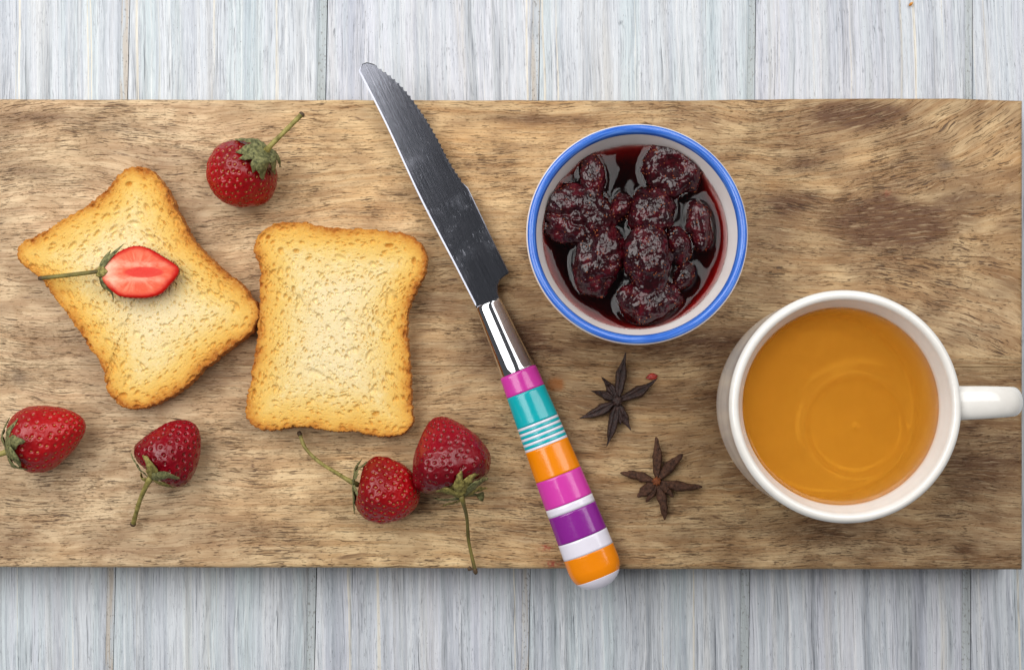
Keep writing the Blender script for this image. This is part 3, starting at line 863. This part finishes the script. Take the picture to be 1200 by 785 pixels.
    vv, qq, pp = sweep(np.array([P3[-2], P3[-1], P3[-1] + (P3[-1] - P3[-2]) * 0.8]), np.array([2.6, 2.7, 2.0]) * px, np.array([2.0, 2.0, 1.4]) * px, 10)
    mesh('stem_end', vv, qq, pp, STEM_END, so)
half_berry()

# ------------------------------------------------------------------ knife
def make_knife():
    zk = ZB + 0.0062
    px = S(zk)
    t = thing('table_knife', 'serrated knife with a multicoloured striped handle across the board', 'knife', W(640, 520, ZB))
    B = Mat('blade_steel', 0.2, 0.5)
    p = B.mapping(B.mapping(B.pos(), rot=(0, 0, math.radians(-116.0))), scale=(3200, 3200, 3200))
    sep = B.node('ShaderNodeSeparateXYZ')
    B.put(sep.inputs[0], p)
    st = B.noise(B.comb(B.math('MULTIPLY', sep.outputs[0], 1 / 60.0), B.math('MULTIPLY', sep.outputs[1], 1 / 1.3), 0.0), 1.0, 4, 0.65)
    sc = B.noise(B.comb(B.math('MULTIPLY', sep.outputs[0], 1 / 14.0), B.math('MULTIPLY', B.math('ADD', sep.outputs[1], B.math('MULTIPLY', sep.outputs[0], 0.12)), 1 / 0.5), 5.0), 1.0, 2, 0.5)
    big = B.noise(p, 0.02, 4, 0.6)
    scr = B.math('MULTIPLY', B.range(sc, 0.66, 0.72), B.range(big, 0.40, 0.60, 0.05, 0.30))
    c = B.mix(st, lin(104, 106, 115), lin(146, 148, 157))
    c = B.mix(B.math('MULTIPLY', scr, 0.7), c, lin(235, 236, 240))
    rg = B.math('ADD', B.math('ADD', 0.10, B.math('MULTIPLY', st, 0.08)), B.math('MULTIPLY', B.math('MAXIMUM', scr, B.range(big, 0.5, 0.75, 0, 0.35)), 0.2))
    B.set(Base_Color=c, Metallic=1.0, Roughness=rg, Normal=B.bump(B.math('ADD', st, scr), 0.000025, 0.4))
    spine = catmull([(420.5, 84), (453, 148), (491.5, 231), (534, 313), (558.5, 361)], 60)
    tip = [(424.5, 76), (430, 73.8), (437, 75.5)]
    edge_a = catmull([(441, 78), (461, 92.5), (478, 110), (498, 137.5), (513, 163), (527, 190), (543.5, 215.5)], 120)
    saw = []
    d = np.concatenate([[0], np.cumsum(np.linalg.norm(np.diff(edge_a, axis=0), axis=1))])
    nt = int(d[-1] / 6.6)
    for i in range(nt):
        for f, h in ((0.02, 0.0), (0.30, -1.5), (0.62, -1.9), (0.90, -0.9)):
            q = np.array([np.interp((i + f) / nt * d[-1], d, edge_a[:, j]) for j in (0, 1)])
            q2 = np.array([np.interp((i + f) / nt * d[-1] + 1, d, edge_a[:, j]) for j in (0, 1)])
            tg = unit(q2 - q)
            saw.append(q + np.array([tg[1], -tg[0]]) * (h + 0.6))
    rest = [(548.5, 220.5), (563, 251), (579, 284.5), (596, 318), (596.3, 320.5), (592, 323), (586, 328), (583, 335), (583.2, 343), (585.5, 351)]
    loop = np.concatenate([spine[::-1], tip, saw, rest])
    # rings: bottom edge, outer edge, chamfered top
    tg = unit(np.roll(loop, -1, 0) - np.roll(loop, 1, 0))
    nr = np.stack([-tg[:, 1], tg[:, 0]], -1)
    cen = loop.mean(0)
    test = loop + nr
    area = lambda P: 0.5 * np.sum(P[:, 0] * np.roll(P[:, 1], -1) - np.roll(P[:, 0], -1) * P[:, 1])
    if abs(area(test)) > abs(area(loop)):
        nr = -nr
    n = len(loop)
    hs = len(spine)
    ch = np.full(n, 1.1)
    ch[hs + 3:hs + 3 + len(saw)] = 0.5
    ch[:hs] = 1.9
    inner = loop + nr * ch[:, None]
    def ring(P, z):
        w = WA(P, zk)
        w[:, 2] = z
        return w
    zt = 0.0008
    dzs = np.full(n, 0.00045)
    R = [ring(loop + nr * 0.6, zk - zt), ring(loop, zk - zt * 0.4), ring(loop, zk + zt - 0.00016), ring(inner, zk + zt)]
    V = np.concatenate(R)
    q = grid_quads(4, n)
    a2 = area(WA(loop, zk)[:, :2])
    polys = [list(range(n))[::-1], list(range(3 * n, 4 * n))]
    if a2 < 0:
        q = q[:, ::-1]
        polys = [p[::-1] for p in polys]
    mesh('blade', V, q, polys, B.m, t, smooth=False)
    # chrome ferrule
    Cm = Mat('chrome', 0.06, 0.5)
    pp_ = Cm.mapping(Cm.pos(), scale=(3200, 3200, 3200))
    Cm.set(Base_Color=lin(226, 226, 230), Metallic=1.0, Roughness=Cm.range(Cm.noise(pp_, 0.8, 3, 0.7), 0.55, 0.75, 0.05, 0.22))
    fa, fb = np.array([571.5, 354.5]), np.array([607.5, 436.5])
    f = np.array([0, 0.015, 0.04, 0.08, 0.3, 0.6, 0.9, 0.97, 1.0])
    path = WA(fa + (fb - fa) * f[:, None], zk)
    hw = np.interp(f, [0, 1], [15.6, 21.0]) * np.array([0.90, 0.97, 1, 1, 1, 1, 1, 1, 0.98]) * px
    vv, qq, pl = sweep(path, hw, hw * np.interp(f, [0, 1], [0.62, 0.70]), 48)
    mesh('ferrule', vv, qq, pl, Cm.m, t)
    # handle of stacked colour bands
    def plastic(name, c):
        M = Mat(name, 0.16, 0.5)
        p = M.mapping(M.pos(), scale=(3200, 3200, 3200))
        M.set(Base_Color=M.mix(M.range(M.noise(p, 0.05, 3), 0.3, 0.7, 0, 0.22), c, (c[0] * 0.82, c[1] * 0.82, c[2] * 0.82, 1)), Roughness=M.range(M.noise(p, 0.5, 4, 0.7), 0.3, 0.8, 0.10, 0.28), Normal=M.bump(M.noise(p, 0.06, 3), 0.0002, 0.25), Coat_Weight=0.2, Coat_Roughness=0.05)
        return M.m
    pink, teal, orange, purple, white = plastic('pink_plastic', lin(212, 62, 168)), plastic('teal_plastic', lin(14, 176, 184)), plastic('orange_plastic', lin(242, 138, 6)), plastic('purple_plastic', lin(138, 36, 144)), plastic('white_plastic', lin(232, 228, 240))
    a, b = np.array([607.0, 435.5]), np.array([706.0, 688.5])
    L = np.linalg.norm(b - a)
    ax = (b - a) / L
    tof = lambda p: float(np.dot(np.array(p) - a, ax))
    s0 = tof((629.5, 495)) - 0.5
    s1 = tof((641.0, 521.0))
    bands = [(0, tof((616.5, 458.5)), pink, 'pink'), (tof((616.5, 458.5)), s0, teal, 'teal')]
    step = (s1 - s0) / 9.4
    x = s0
    for i in range(5):
        bands.append((x, x + step * 0.95, white, 'white'))
        x += step * 0.95
        if i < 4:
            bands.append((x, x + step * 1.16, teal, 'teal'))
            x += step * 1.16
    s1 = x
    m = [s1, tof((655.5, 555.5)), tof((667.5, 587.5)), tof((671.2, 596.5)), tof((683.7, 627.8)), tof((690.7, 645.8)), tof((703.0, 674.5)), L]
    for i, (mm, nm) in enumerate(((orange, 'orange'), (pink, 'pink'), (white, 'white'), (purple, 'purple'), (white, 'white'), (orange, 'orange'), (white, 'white'))):
        bands.append((m[i], m[i + 1], mm, nm))
    def hwid(s):
        w = np.interp(s, [0, 2, 60, 130, 210, 240, L], [22.0, 22.6, 25.2, 28.0, 30.4, 31.0, 31.0])
        k = np.clip((s - (L - 32)) / 32, 0, 1)
        return w * np.sqrt(np.clip(1 - k ** 2.4, 0.0004, 1))
    core_s = np.linspace(0.5, L - 10, 30)
    def make(s, hw, name, mat, par, skew=-0.0):
        P = a + ax * s[:, None]
        path = WA(P, zk + 0.0004)
        vv, qq, pl = sweep(path, hw * px, np.minimum(hw * 0.64, 19.5) * px, 56)
        return mesh(name, vv, qq, pl, mat, par)
    h = make(core_s, hwid(core_s) - 1.2, 'handle', white, t)
    for (p0, p1, mm, nm) in bands:
        n_ = max(4, int((p1 - p0) / 2.0))
        if p1 > L - 34:
            n_ = 40
            s = p0 + (p1 - p0) * (1 - (1 - np.linspace(0, 1, n_)) ** 1.6)
        else:
            s = np.linspace(p0, p1, n_)
        make(s, hwid(s), 'band', mm, h)
make_knife()

# ------------------------------------------------------------------ bowl, jam
def lathe(prof, c, n=160, wob=0.0, seed=1.0):
    prof = np.asarray(prof, float)
    a = np.arange(n) * 2 * math.pi / n
    r = prof[:, :1] * (1 + wob * noise2(np.cos(a) * 1.4, np.sin(a) * 1.4, seed, 2)[None])
    V = np.stack([c[0] + r * np.cos(a), c[1] + r * np.sin(a), np.broadcast_to(prof[:, 1:2], r.shape)], -1)
    return V.reshape(-1, 3), grid_quads(len(prof), n)
def smooth_prof(P, n):
    return catmull(np.asarray(P, float), n)

def ceramic(name, c1, c2, rough=0.12):
    M = Mat(name, rough, 0.5)
    p = M.mapping(M.pos(), scale=(3200, 3200, 3200))
    M.set(Base_Color=M.ramp(M.noise(p, 0.025, 4, 0.6), [(0.35, c1), (0.65, c2)]), Normal=M.bump(M.noise(p, 0.03, 2), 0.0004, 0.25), Coat_Weight=0.15, Coat_Roughness=0.06)
    return M.m
WHITE_BOWL = ceramic('bowl_white_glaze', lin(240, 228, 224), lin(246, 238, 235))
WHITE_CUP = ceramic('cup_white_glaze', lin(232, 228, 221), lin(240, 237, 231))

bz = 0.070
bc = W(747, 274, bz)
px = S(bz)
bowl = thing('jam_bowl', 'white ceramic bowl with a blue rim, filled with dark jam', 'bowl', (bc[0], bc[1], ZB))
R0 = 131 * px
zl = bz - 0.0090
RL = 108.8 * S(zl)
outer = [(0.0005, ZB + 0.0012), (0.0165, ZB + 0.0012), (0.0178, ZB + 0.0002), (0.0190, ZB + 0.0008), (0.0195, ZB + 0.0035), (0.024, ZB + 0.009), (0.030, ZB + 0.021), (0.0345, ZB + 0.037), (R0 - 0.0004, bz - 0.0035)]
lip = [(R0, bz - 0.0016), (R0 - 0.0006, bz - 0.0004), (R0 - 0.0017, bz), (R0 - 0.0028, bz - 0.0006), (R0 - 0.0034, bz - 0.0020)]
inner = [(RL + 0.0004, zl + 0.002), (RL - 0.0002, zl), (0.0285, zl - 0.008), (0.024, zl - 0.019), (0.017, zl - 0.028), (0.009, zl - 0.0325), (0.0005, zl - 0.0335)]
prof = smooth_prof(outer + lip + inner, 150)
V, q = lathe(prof, bc, 180, 0.003)
nn = len(prof)
mesh('bowl_body', V, q, [list(range(180))[::-1], list(range((nn - 1) * 180, nn * 180))], WHITE_BOWL, bowl)
# the painted blue rim, a glaze layer on the lip
lipc = smooth_prof(lip, 40)
tang = unit(np.gradient(lipc, axis=0))
lipn = np.stack([-tang[:, 1], tang[:, 0]], -1)
if lipn[20, 1] < 0:
    lipn = -lipn
sel = slice(9, 39)
th = 0.00012 * np.sin(np.linspace(0.15, math.pi - 0.15, 30)) ** 0.5
rp = lipc[sel] + lipn[sel] * th[:, None]
V, q = lathe(rp, bc, 180, 0.003)
BL = Mat('blue_glaze', 0.14, 0.5)
p = BL.mapping(BL.pos(), scale=(3200, 3200, 3200))
sep = BL.node('ShaderNodeSeparateXYZ')
BL.put(sep.inputs[0], BL.mapping(BL.pos(), loc=(-bc[0], -bc[1], 0)))
ang = BL.math('ARCTAN2', sep.outputs[1], sep.outputs[0])
rad = BL.math('SQRT', BL.math('ADD', BL.math('MULTIPLY', sep.outputs[0], sep.outputs[0]), BL.math('MULTIPLY', sep.outputs[1], sep.outputs[1])))
br = BL.noise(BL.comb(BL.math('MULTIPLY', ang, 3.0), BL.math('MULTIPLY', rad, 2600.0), 0.0), 1.0, 4, 0.6)
BL.set(Base_Color=BL.ramp(br, [(0.3, lin(38, 84, 176)), (0.5, lin(58, 110, 204)), (0.72, lin(110, 154, 224))]), Coat_Weight=0.2, Coat_Roughness=0.05)
mesh('rim', V, q, None, BL.m, bowl, up=True)

JB = [  # px, py, rx, ry, rotation, top above syrup in mm, label
    (787.5, 199, 33.5, 33.5, 0, 6.0, 'large round jam berry with a hollow at the top right of the bowl'),
    (675, 251, 43, 36, 12, 6.0, 'biggest folded jam berry at the left wall of the bowl'),
    (694, 207, 15.5, 26, -8, 5.0, 'upright narrow jam berry above the folded one in the bowl'),
    (728, 242, 11.5, 18, 18, 4.0, 'small dark jam berry wedged at the centre left of the bowl'),
    (764, 249, 27, 31, 35, 7.0, 'plump jam berry below the round hollow one'),
    (757, 302, 26.5, 39, 0, 10.0, 'tall glossy jam berry lying on top in the bowl centre'),
    (702, 304, 28, 40, 10, 6.5, 'rounded jam berry at the lower left of the bowl'),
    (760, 350, 35, 27, -20, 5.5, 'jam berry at the bottom of the bowl under the tall glossy one'),
    (819, 266, 15, 28, -8, 5.0, 'lone oval jam berry near the right wall of the bowl'),
    (794, 288, 16.5, 23, -12, 5.5, 'small jam berry between the tall glossy one and the lone oval one'),
    (800, 324, 12, 16, 25, 3.5, 'smallest crumpled jam berry at the lower right of the bowl')]
JM = Mat('jam_berry', 0.22, 0.42)
p = JM.mapping(JM.pos(), scale=(3200, 3200, 3200))
cc = JM.ramp(JM.noise(p, 0.07, 4, 0.65), [(0.3, lin(22, 5, 7)), (0.5, lin(44, 8, 14)), (0.7, lin(84, 15, 25))])
hh = JM.math('ADD', JM.noise(p, 0.15, 2, 0.5), JM.math('MULTIPLY', JM.voro(p, 0.19), 0.6))
JM.set(Base_Color=cc, Roughness=JM.range(JM.noise(p, 0.25, 2), 0.35, 0.65, 0.05, 0.16), Normal=JM.bump(hh, 0.00070, 0.55), Coat_Weight=0.12, Coat_Roughness=0.05, Subsurface_Weight=0.0)
SEED_JAM = simple('jam_seed', lin(92, 34, 18), lin(160, 84, 36), 0.3, 0.25)
JB = [(x, y, rx * 1.10, ry * 1.10, rot, top, lab) for (x, y, rx, ry, rot, top, lab) in JB]
for k, (x, y, rx, ry, rot, top, lab) in enumerate(JB):
    ztop = zl + top / 1000
    px = S(zl + 0.002)
    rz = (top / 1000 + 0.0004) / px
    c = W(x, y, zl + 0.0005)
    c[2] = zl - 0.0004 + (0.0042 if k == 5 else 0.0)
    rz = rz - (0.0042 / px if k == 5 else 0.0)
    nt_, np_ = 100, 150
    T, PH = np.meshgrid(np.linspace(0.02, math.pi - 0.02, nt_), np.arange(np_) * 2 * math.pi / np_, indexing='ij')
    n = np.stack([np.sin(T) * np.cos(PH), np.sin(T) * np.sin(PH), np.cos(T)], -1)
    r_ = math.radians(-rot)
    pxyz = n * np.array([rx, ry, 1.0])
    pxyz[..., 2] = np.where(n[..., 2] > 0, n[..., 2] * rz, n[..., 2] * min(rx, ry) * 0.9)
    lump = 0.15 * vnoise(pxyz / 15.0 + k * 5) + 0.05 * fbm(pxyz / 7.0 + k * 9, 2)
    fine = -0.5 * np.abs(fbm(pxyz / 7.0 + k * 3, 3)) * 2.0 + 0.65 * fbm(pxyz / 3.6 + k, 2)
    pos = pxyz * (1 + lump - 0.03)[..., None] + n * fine[..., None]
    if k == 0:
        rr = np.sqrt(((n[..., 0] + 0.08) / 0.46) ** 2 + ((n[..., 1] - 0.02) / 0.40) ** 2)
        pos[..., 2] -= np.where(n[..., 2] > 0, 12.0 * np.exp(-(rr / 0.85) ** 3), 0)
    if k == 1:
        l = (n[..., 0] * 0.25 + n[..., 1] + 0.18 + 0.35 * n[..., 0] ** 2 + 0.3 * vnoise(pxyz / 11.0))
        pos[..., 2] -= np.where(n[..., 2] > 0, 6.0 * np.exp(-(l / 0.2) ** 2) * sstep(0.6, 0.2, n[..., 0]), 0)
    if k == 8:
        pos[..., 2] -= np.where(n[..., 2] > 0, 5.0 * np.exp(-((n[..., 0] + 0.1) / 0.22) ** 2 - (n[..., 1] / 0.7) ** 2), 0)
    x_ = pos[..., 0] * math.cos(r_) - pos[..., 1] * math.sin(r_)
    y_ = pos[..., 0] * math.sin(r_) + pos[..., 1] * math.cos(r_)
    P = np.stack([x_, y_, pos[..., 2]], -1) * px + c
    # keep inside the bowl wall
    lim = np.interp(P[..., 2], [zl - 0.0335, zl - 0.028, zl - 0.019, zl - 0.008, zl, zl + 0.01], [0.006, 0.0165, 0.0235, 0.028, RL - 0.0004, RL + 0.001])
    d = P[..., :2] - bc[:2]
    dd = np.linalg.norm(d, axis=-1)
    f = np.minimum(1, lim / np.maximum(dd, 1e-6))
    P[..., :2] = bc[:2] + d * f[..., None]
    P[..., 2] = np.maximum(P[..., 2], zl - 0.030)
    t = thing('jam_strawberry', lab, 'jam berry', (c[0], c[1], c[2]), 'strawberries in the jam')
    mesh('flesh', P.reshape(-1, 3), grid_quads(nt_, np_), [list(range(np_))[::-1], list(range((nt_ - 1) * np_, nt_ * np_))], JM.m, t)
    rs = np.random.RandomState(k + 50)
    ns = int(14 + rx * ry / 26)
    ii = (np.arccos(rs.uniform(0.05, 1.0, ns)) / math.pi * (nt_ - 1)).astype(int)
    jj = rs.randint(0, np_, ns)
    ii = np.clip(ii, 2, nt_ - 3)
    Ps = P[ii, jj]
    Ns = unit(np.cross(P[ii + 1, jj] - P[ii - 1, jj], P[ii, (jj + 1) % np_] - P[ii, jj - 1]))
    Ts = unit(P[ii + 1, jj] - P[ii - 1, jj])
    seeds_mesh(Ps + Ns * 0.25 * px, Ns, Ts, 0.95 * px, 0.7 * px, 0.5 * px, SEED_JAM, t)

def liquid_mat(name, color, dens, rough=0.0, ior=1.34, cloud=None):
    M = Mat(name, rough, 0.5)
    M.set(Base_Color=(1, 1, 1, 1), IOR=ior, Transmission_Weight=1.0)
    a = M.node('ShaderNodeVolumeAbsorption')
    a.inputs['Color'].default_value = color
    a.inputs['Density'].default_value = dens
    out = M.nt.nodes['Material Output']
    M.nt.links.new(a.outputs[0], out.inputs['Volume'])
    if cloud:
        d = M.node('ShaderNodeBsdfDiffuse')
        d.inputs['Color'].default_value = cloud[0]
        mx = M.node('ShaderNodeMixShader')
        mx.inputs[0].default_value = cloud[1]
        M.nt.links.new(M.b.outputs[0], mx.inputs[1])
        M.nt.links.new(d.outputs[0], mx.inputs[2])
        M.nt.links.new(mx.outputs[0], out.inputs['Surface'])
    return M.m
SYRUP = liquid_mat('jam_syrup', (0.90, 0.12, 0.06, 1), 620.0)
nr, na = 110, 220
rr = RL * np.sin(np.linspace(0.004, 1, nr) * math.pi / 2) + 0.0
rr = rr / rr.max() * (RL + 0.0003)
aa = np.arange(na) * 2 * math.pi / na
X = bc[0] + rr[:, None] * np.cos(aa)
Y = bc[1] + rr[:, None] * np.sin(aa)
Z = np.full(X.shape, zl)
Z += 0.0009 * np.exp(-(RL - rr[:, None]) / 0.0013)
men = np.zeros_like(Z)
for (x, y, rx, ry, rot, top, lab) in JB:
    c = W(x, y, zl)
    px = S(zl)
    r_ = math.radians(-rot)
    dx, dy = (X - c[0]) / px, (Y - c[1]) / px
    a_ = dx * math.cos(r_) + dy * math.sin(r_)
    b_ = -dx * math.sin(r_) + dy * math.cos(r_)
    q_ = np.sqrt((a_ / rx) ** 2 + (b_ / ry) ** 2)
    dist = (q_ - 0.97) * np.sqrt(rx * ry)
    men = np.maximum(men, np.exp(-np.maximum(dist, 0) / 4.6))
Z += 0.0010 * men
Z += 0.00010 * noise2(X / 0.012, Y / 0.012, 3.0, 2)
V = np.stack([X, Y, Z], -1).reshape(-1, 3)
low = [(RL - 0.0001, zl - 0.0005), (0.0289, zl - 0.008), (0.0245, zl - 0.0192), (0.0175, zl - 0.0283), (0.0094, zl - 0.0329), (0.0006, zl - 0.0339)]
lp = smooth_prof(low, 30)
V2, q2 = lathe(lp, bc, na)
n1 = len(V)
gq = grid_quads(nr, na)
join = np.stack([n1 - na + np.arange(na), n1 - na + (np.arange(na) + 1) % na, n1 + (np.arange(na) + 1) % na, n1 + np.arange(na)], -1)
jam = mesh('strawberry_syrup', np.concatenate([V, V2]), np.concatenate([gq, join, q2 + n1]), [list(range(na))[::-1], list(range(n1 + 29 * na, n1 + 30 * na))], SYRUP, None, base=(bc[0], bc[1], zl - 0.0335))
tag(jam, 'dark red glossy jam syrup filling the blue-rimmed bowl', 'syrup')

# ------------------------------------------------------------------ cup, tea
cz = 0.085
cc_ = W(991.7, 476, cz)
px = S(cz)
R1 = 136.5 * px
zt = cz - 0.008
RT = 115.2 * S(zt)
cup = thing('tea_cup', 'white ceramic cup of amber tea with its handle to the right', 'cup', (cc_[0], cc_[1], ZB))
outer = [(0.0005, ZB + 0.0015), (0.0195, ZB + 0.0015), (0.0210, ZB + 0.0002), (0.0226, ZB + 0.0010), (0.0236, ZB + 0.004), (0.0290, ZB + 0.009), (0.0336, ZB + 0.016), (0.0358, ZB + 0.028), (0.0364, ZB + 0.042), (0.0366, ZB + 0.055), (R1 - 0.0001, cz - 0.0030)]
lip = [(R1, cz - 0.0016), (R1 - 0.0007, cz - 0.0004), (R1 - 0.0018, cz), (R1 - 0.0029, cz - 0.0007)]
inner = [(R1 - 0.0035, cz - 0.0022), (RT + 0.0006, zt + 0.003), (RT - 0.0001, zt), (RT - 0.0006, zt - 0.012), (0.0310, zt - 0.022), (0.0308, zt - 0.0275), (0.0299, zt - 0.0296), (0.0270, zt - 0.0300), (0.0170, zt - 0.0300), (0.0100, zt - 0.0300), (0.0004, zt - 0.0300)]
pf = smooth_prof(outer + lip + inner, 260)
V, q = lathe(pf, cc_, 180, 0.002, 4.0)
# off-centre moulded well in the cup's floor
nn = len(pf)
floor = np.zeros(len(V), bool)
floor[len(V) // 2:] = True
wx, wy = cc_[0] + 0.0104, cc_[1] - 0.0072
dw = np.sqrt((V[:, 0] - wx) ** 2 + (V[:, 1] - wy) ** 2)
fl = floor & (V[:, 2] < zt - 0.0285)
V[fl, 2] += 0.0007 * np.exp(-((dw[fl] - 0.0180) / 0.0026) ** 2) - 0.0010 * sstep(0.0178, 0.0152, dw[fl]) + 0.0006 * np.exp(-(dw[fl] / 0.0009) ** 2)
mesh('cup_body', V, q, [list(range(180))[::-1], list(range((nn - 1) * 180, nn * 180))], WHITE_CUP, cup)
ha = math.radians(1.5)
hd = np.array([math.cos(ha), math.sin(ha), 0])
hp = [(R1 - 0.0012, cz - 0.0065), (R1 + 0.004, cz - 0.0060), (R1 + 0.0135, cz - 0.0068), (R1 + 0.0195, cz - 0.0100), (R1 + 0.0212, cz - 0.0185), (R1 + 0.0180, cz - 0.0290), (R1 + 0.009, cz - 0.0380), (R1 + 0.001, cz - 0.0430), (0.0345, cz - 0.0445)]
path = np.array([np.array([cc_[0], cc_[1], 0]) + hd * r + np.array([0, 0, z]) for r, z in hp])
path = catmull(path, 70)
T = unit(np.gradient(path, axis=0))
upv = np.cross(np.array([-hd[1], hd[0], 0]), T)
f = np.linspace(0, 1, 70)
hw = np.interp(f, [0, 0.04, 0.15, 0.35, 0.7, 0.95, 1], [0.0060, 0.0055, 0.0053, 0.0047, 0.0044, 0.0052, 0.006])
th_ = np.interp(f, [0, 0.1, 0.4, 0.8, 1], [0.0036, 0.0030, 0.0028, 0.0030, 0.0038])
vv, qq, pl = sweep(path, hw, th_, 28, -upv)
mesh('handle', vv, qq, pl, WHITE_CUP, cup)
TEA = liquid_mat('amber_tea', (0.985, 0.765, 0.03, 1), 50.0, 0.0, 1.333, (lin(234, 148, 42), 0.28))
tp = [(0.0004, zt), (RT * 0.5, zt), (RT - 0.0015, zt), (RT - 0.0006, zt + 0.00012), (RT + 0.0003, zt + 0.0005), (RT + 0.0002, zt - 0.001), (RT - 0.0003, zt - 0.012), (0.0314, zt - 0.022), (0.0312, zt - 0.0275), (0.0304, zt - 0.0312), (0.0270, zt - 0.0322), (0.0172, zt - 0.0322), (0.0004, zt - 0.0322)]
V, q = lathe(tp, cc_, 180)
n_ = len(tp)
tea = mesh('tea', V, q[:, ::-1], [list(range(180)), list(range((n_ - 1) * 180, n_ * 180))[::-1]], TEA, None, base=(cc_[0], cc_[1], zt - 0.0322))
tag(tea, 'clear amber tea filling the white cup', 'tea')

# ------------------------------------------------------------------ star anise
AN_D = simple('anise_dark', lin(36, 25, 24), lin(72, 50, 45), 0.38, 0.22, 0.5, 0.0006)
AN_B = simple('anise_brown', lin(54, 34, 25), lin(104, 70, 52), 0.5, 0.3, 0.35, 0.0008)
AN_C = simple('anise_core', lin(96, 50, 28), lin(150, 84, 44), 0.6, 0.3, 0.35, 0.0006)
def anise(label, core, pods, mat, core_mat, groove, wf, blunt, group='star anise on the board'):
    base = W(core[0], core[1], ZB)
    t = thing('star_anise', label, 'star anise', base, group)
    px = S(ZB + 0.005)
    for j, (x, y, wd, h, tipz) in enumerate(pods):
        c2, tp2 = np.array(core[:2]), np.array([x, y])
        dv = tp2 - c2
        Lp = np.linalg.norm(dv)
        ud = dv / Lp
        pr = np.array([-ud[1], ud[0]])
        bend = random.uniform(-0.05, 0.05) * Lp
        f = np.linspace(0, 1, 26)
        s = 0.09 + 0.91 * f
        P = c2 + ud * (s * Lp)[:, None] + pr * (bend * np.sin(math.pi * f))[:, None]
        prof = np.interp(f, [0, .08, .2, .38, .52, .66, .8, .92, 1], [.38, .52, .80, 1.0, .92, .64 + .2 * blunt, .36 + .26 * blunt, .19 + .22 * blunt, .06 + .1 * blunt])
        zc = np.interp(f, [0, .3, .6, 1], [3.6, 2.9, 2.6, tipz]) / 1000
        hh_ = 1.25 * h * px * (0.25 + 0.75 * prof) * np.interp(f, [0, 0.7, 1], [1, 0.9, 0.25])
        zc = np.maximum(zc, hh_ + 0.0001)
        path = np.array([W(a_, b_, ZB + z_) for (a_, b_), z_ in zip(P, zc)])
        wdt = wd * wf * px * prof * (1 + 0.10 * np.sin(f * 14 + j))
        vv, qq, pl = sweep(path, wdt, hh_, 24, (0, 0, 1), 0.0, groove)
        nz = fbm(vv / px / 3.0 + j * 7, 3)
        vc = np.repeat(path, 24, 0)
        vv = vv + unit(vv - vc) * (nz * 0.9 * px * np.repeat(np.minimum(prof * 2, 1), 24))[:, None]
        vv[:, 2] = np.maximum(vv[:, 2], ZB + 0.00008)
        mesh('pod', vv, qq, pl, mat, t)
    T, PH = np.meshgrid(np.linspace(0.05, math.pi - 0.05, 24), np.arange(36) * 2 * math.pi / 36, indexing='ij')
    n = np.stack([np.sin(T) * np.cos(PH), np.sin(T) * np.sin(PH), np.cos(T)], -1)
    r = core[2] * px
    lob = 1 + 0.10 * np.cos(PH * 8) * np.sin(T) + 0.12 * fbm(n * 3, 2)
    P = n * np.array([r, r, r * 0.7]) * lob[..., None] + W(core[0], core[1], ZB + 0.0047)
    mesh('core', P.reshape(-1, 3), grid_quads(24, 36), [list(range(36))[::-1], list(range(23 * 36, 24 * 36))], core_mat, t)
anise('blackish star anise with open pointed pods just below the bowl', (723.5, 470, 6.0),
      [(733.4, 413, 12.5, 6.5, 4.5), (769.5, 444, 12.5, 6.5, 3.5), (705, 442, 10, 7, 5.5), (693, 458, 9.5, 6.5, 5), (679, 490, 12.5, 6.5, 2.5), (711, 523, 12, 6.5, 2.0), (739.5, 504, 11.5, 6.5, 3.5), (727, 497, 11, 7.5, 4.0)], AN_D, AN_D, 0.62, 0.55, 0.0)
anise('brown closed-pod star anise beside the lower striped handle', (769.5, 564, 5.0),
      [(769, 512, 11.5, 6.5, 4.0), (800, 532, 13, 6.5, 4.5), (823, 570, 11.5, 6.0, 2.5), (779, 609, 11.5, 6.0, 1.8), (727, 554, 11.5, 6.0, 2.5), (747, 582, 14, 6.5, 3.0), (789, 582, 10, 6.0, 3.5), (757, 588, 9, 5.0, 2.0)], AN_B, AN_C, 0.20, 0.51, 0.8)

# ------------------------------------------------------------------ small scraps
def lump(name, label, cat, x, y, z0, sx, sy, sz, rot, mat, seed):
    px = S(z0)
    T, PH = np.meshgrid(np.linspace(0.05, math.pi - 0.05, 16), np.arange(24) * 2 * math.pi / 24, indexing='ij')
    n = np.stack([np.sin(T) * np.cos(PH), np.sin(T) * np.sin(PH), np.cos(T)], -1)
    r = math.radians(-rot)
    p = n * np.array([sx, sy, sz]) * (1 + 0.6 * fbm(n * 2.0 + seed, 3))[..., None]
    p = np.stack([p[..., 0] * math.cos(r) - p[..., 1] * math.sin(r), p[..., 0] * math.sin(r) + p[..., 1] * math.cos(r), p[..., 2]], -1) * px
    c = W(x, y, z0)
    p = p + c
    p[..., 2] += z0 + 0.00005 - p[..., 2].min()
    o = mesh(name, p.reshape(-1, 3), grid_quads(16, 24), [list(range(24))[::-1], list(range(15 * 24, 16 * 24))], mat, None, base=(c[0], c[1], z0))
    tag(o, label, cat)
lump('fruit_scrap', 'tiny red fruit scrap at the tip of the blackish star anise', 'fruit scrap', 764, 441.5, ZB, 5.6, 3.2, 1.6, -5, simple('scrap_red', lin(150, 40, 34), lin(190, 66, 50), 0.4, 0.2), 2.0)
lump('crumb', 'tiny orange crumb on the pale planks at the top right', 'crumb', 1067, 5.5, 0.0004, 2.6, 1.5, 1.2, -40, simple('crumb_orange', lin(190, 120, 40), lin(220, 160, 80), 0.7, 0.3), 5.0)
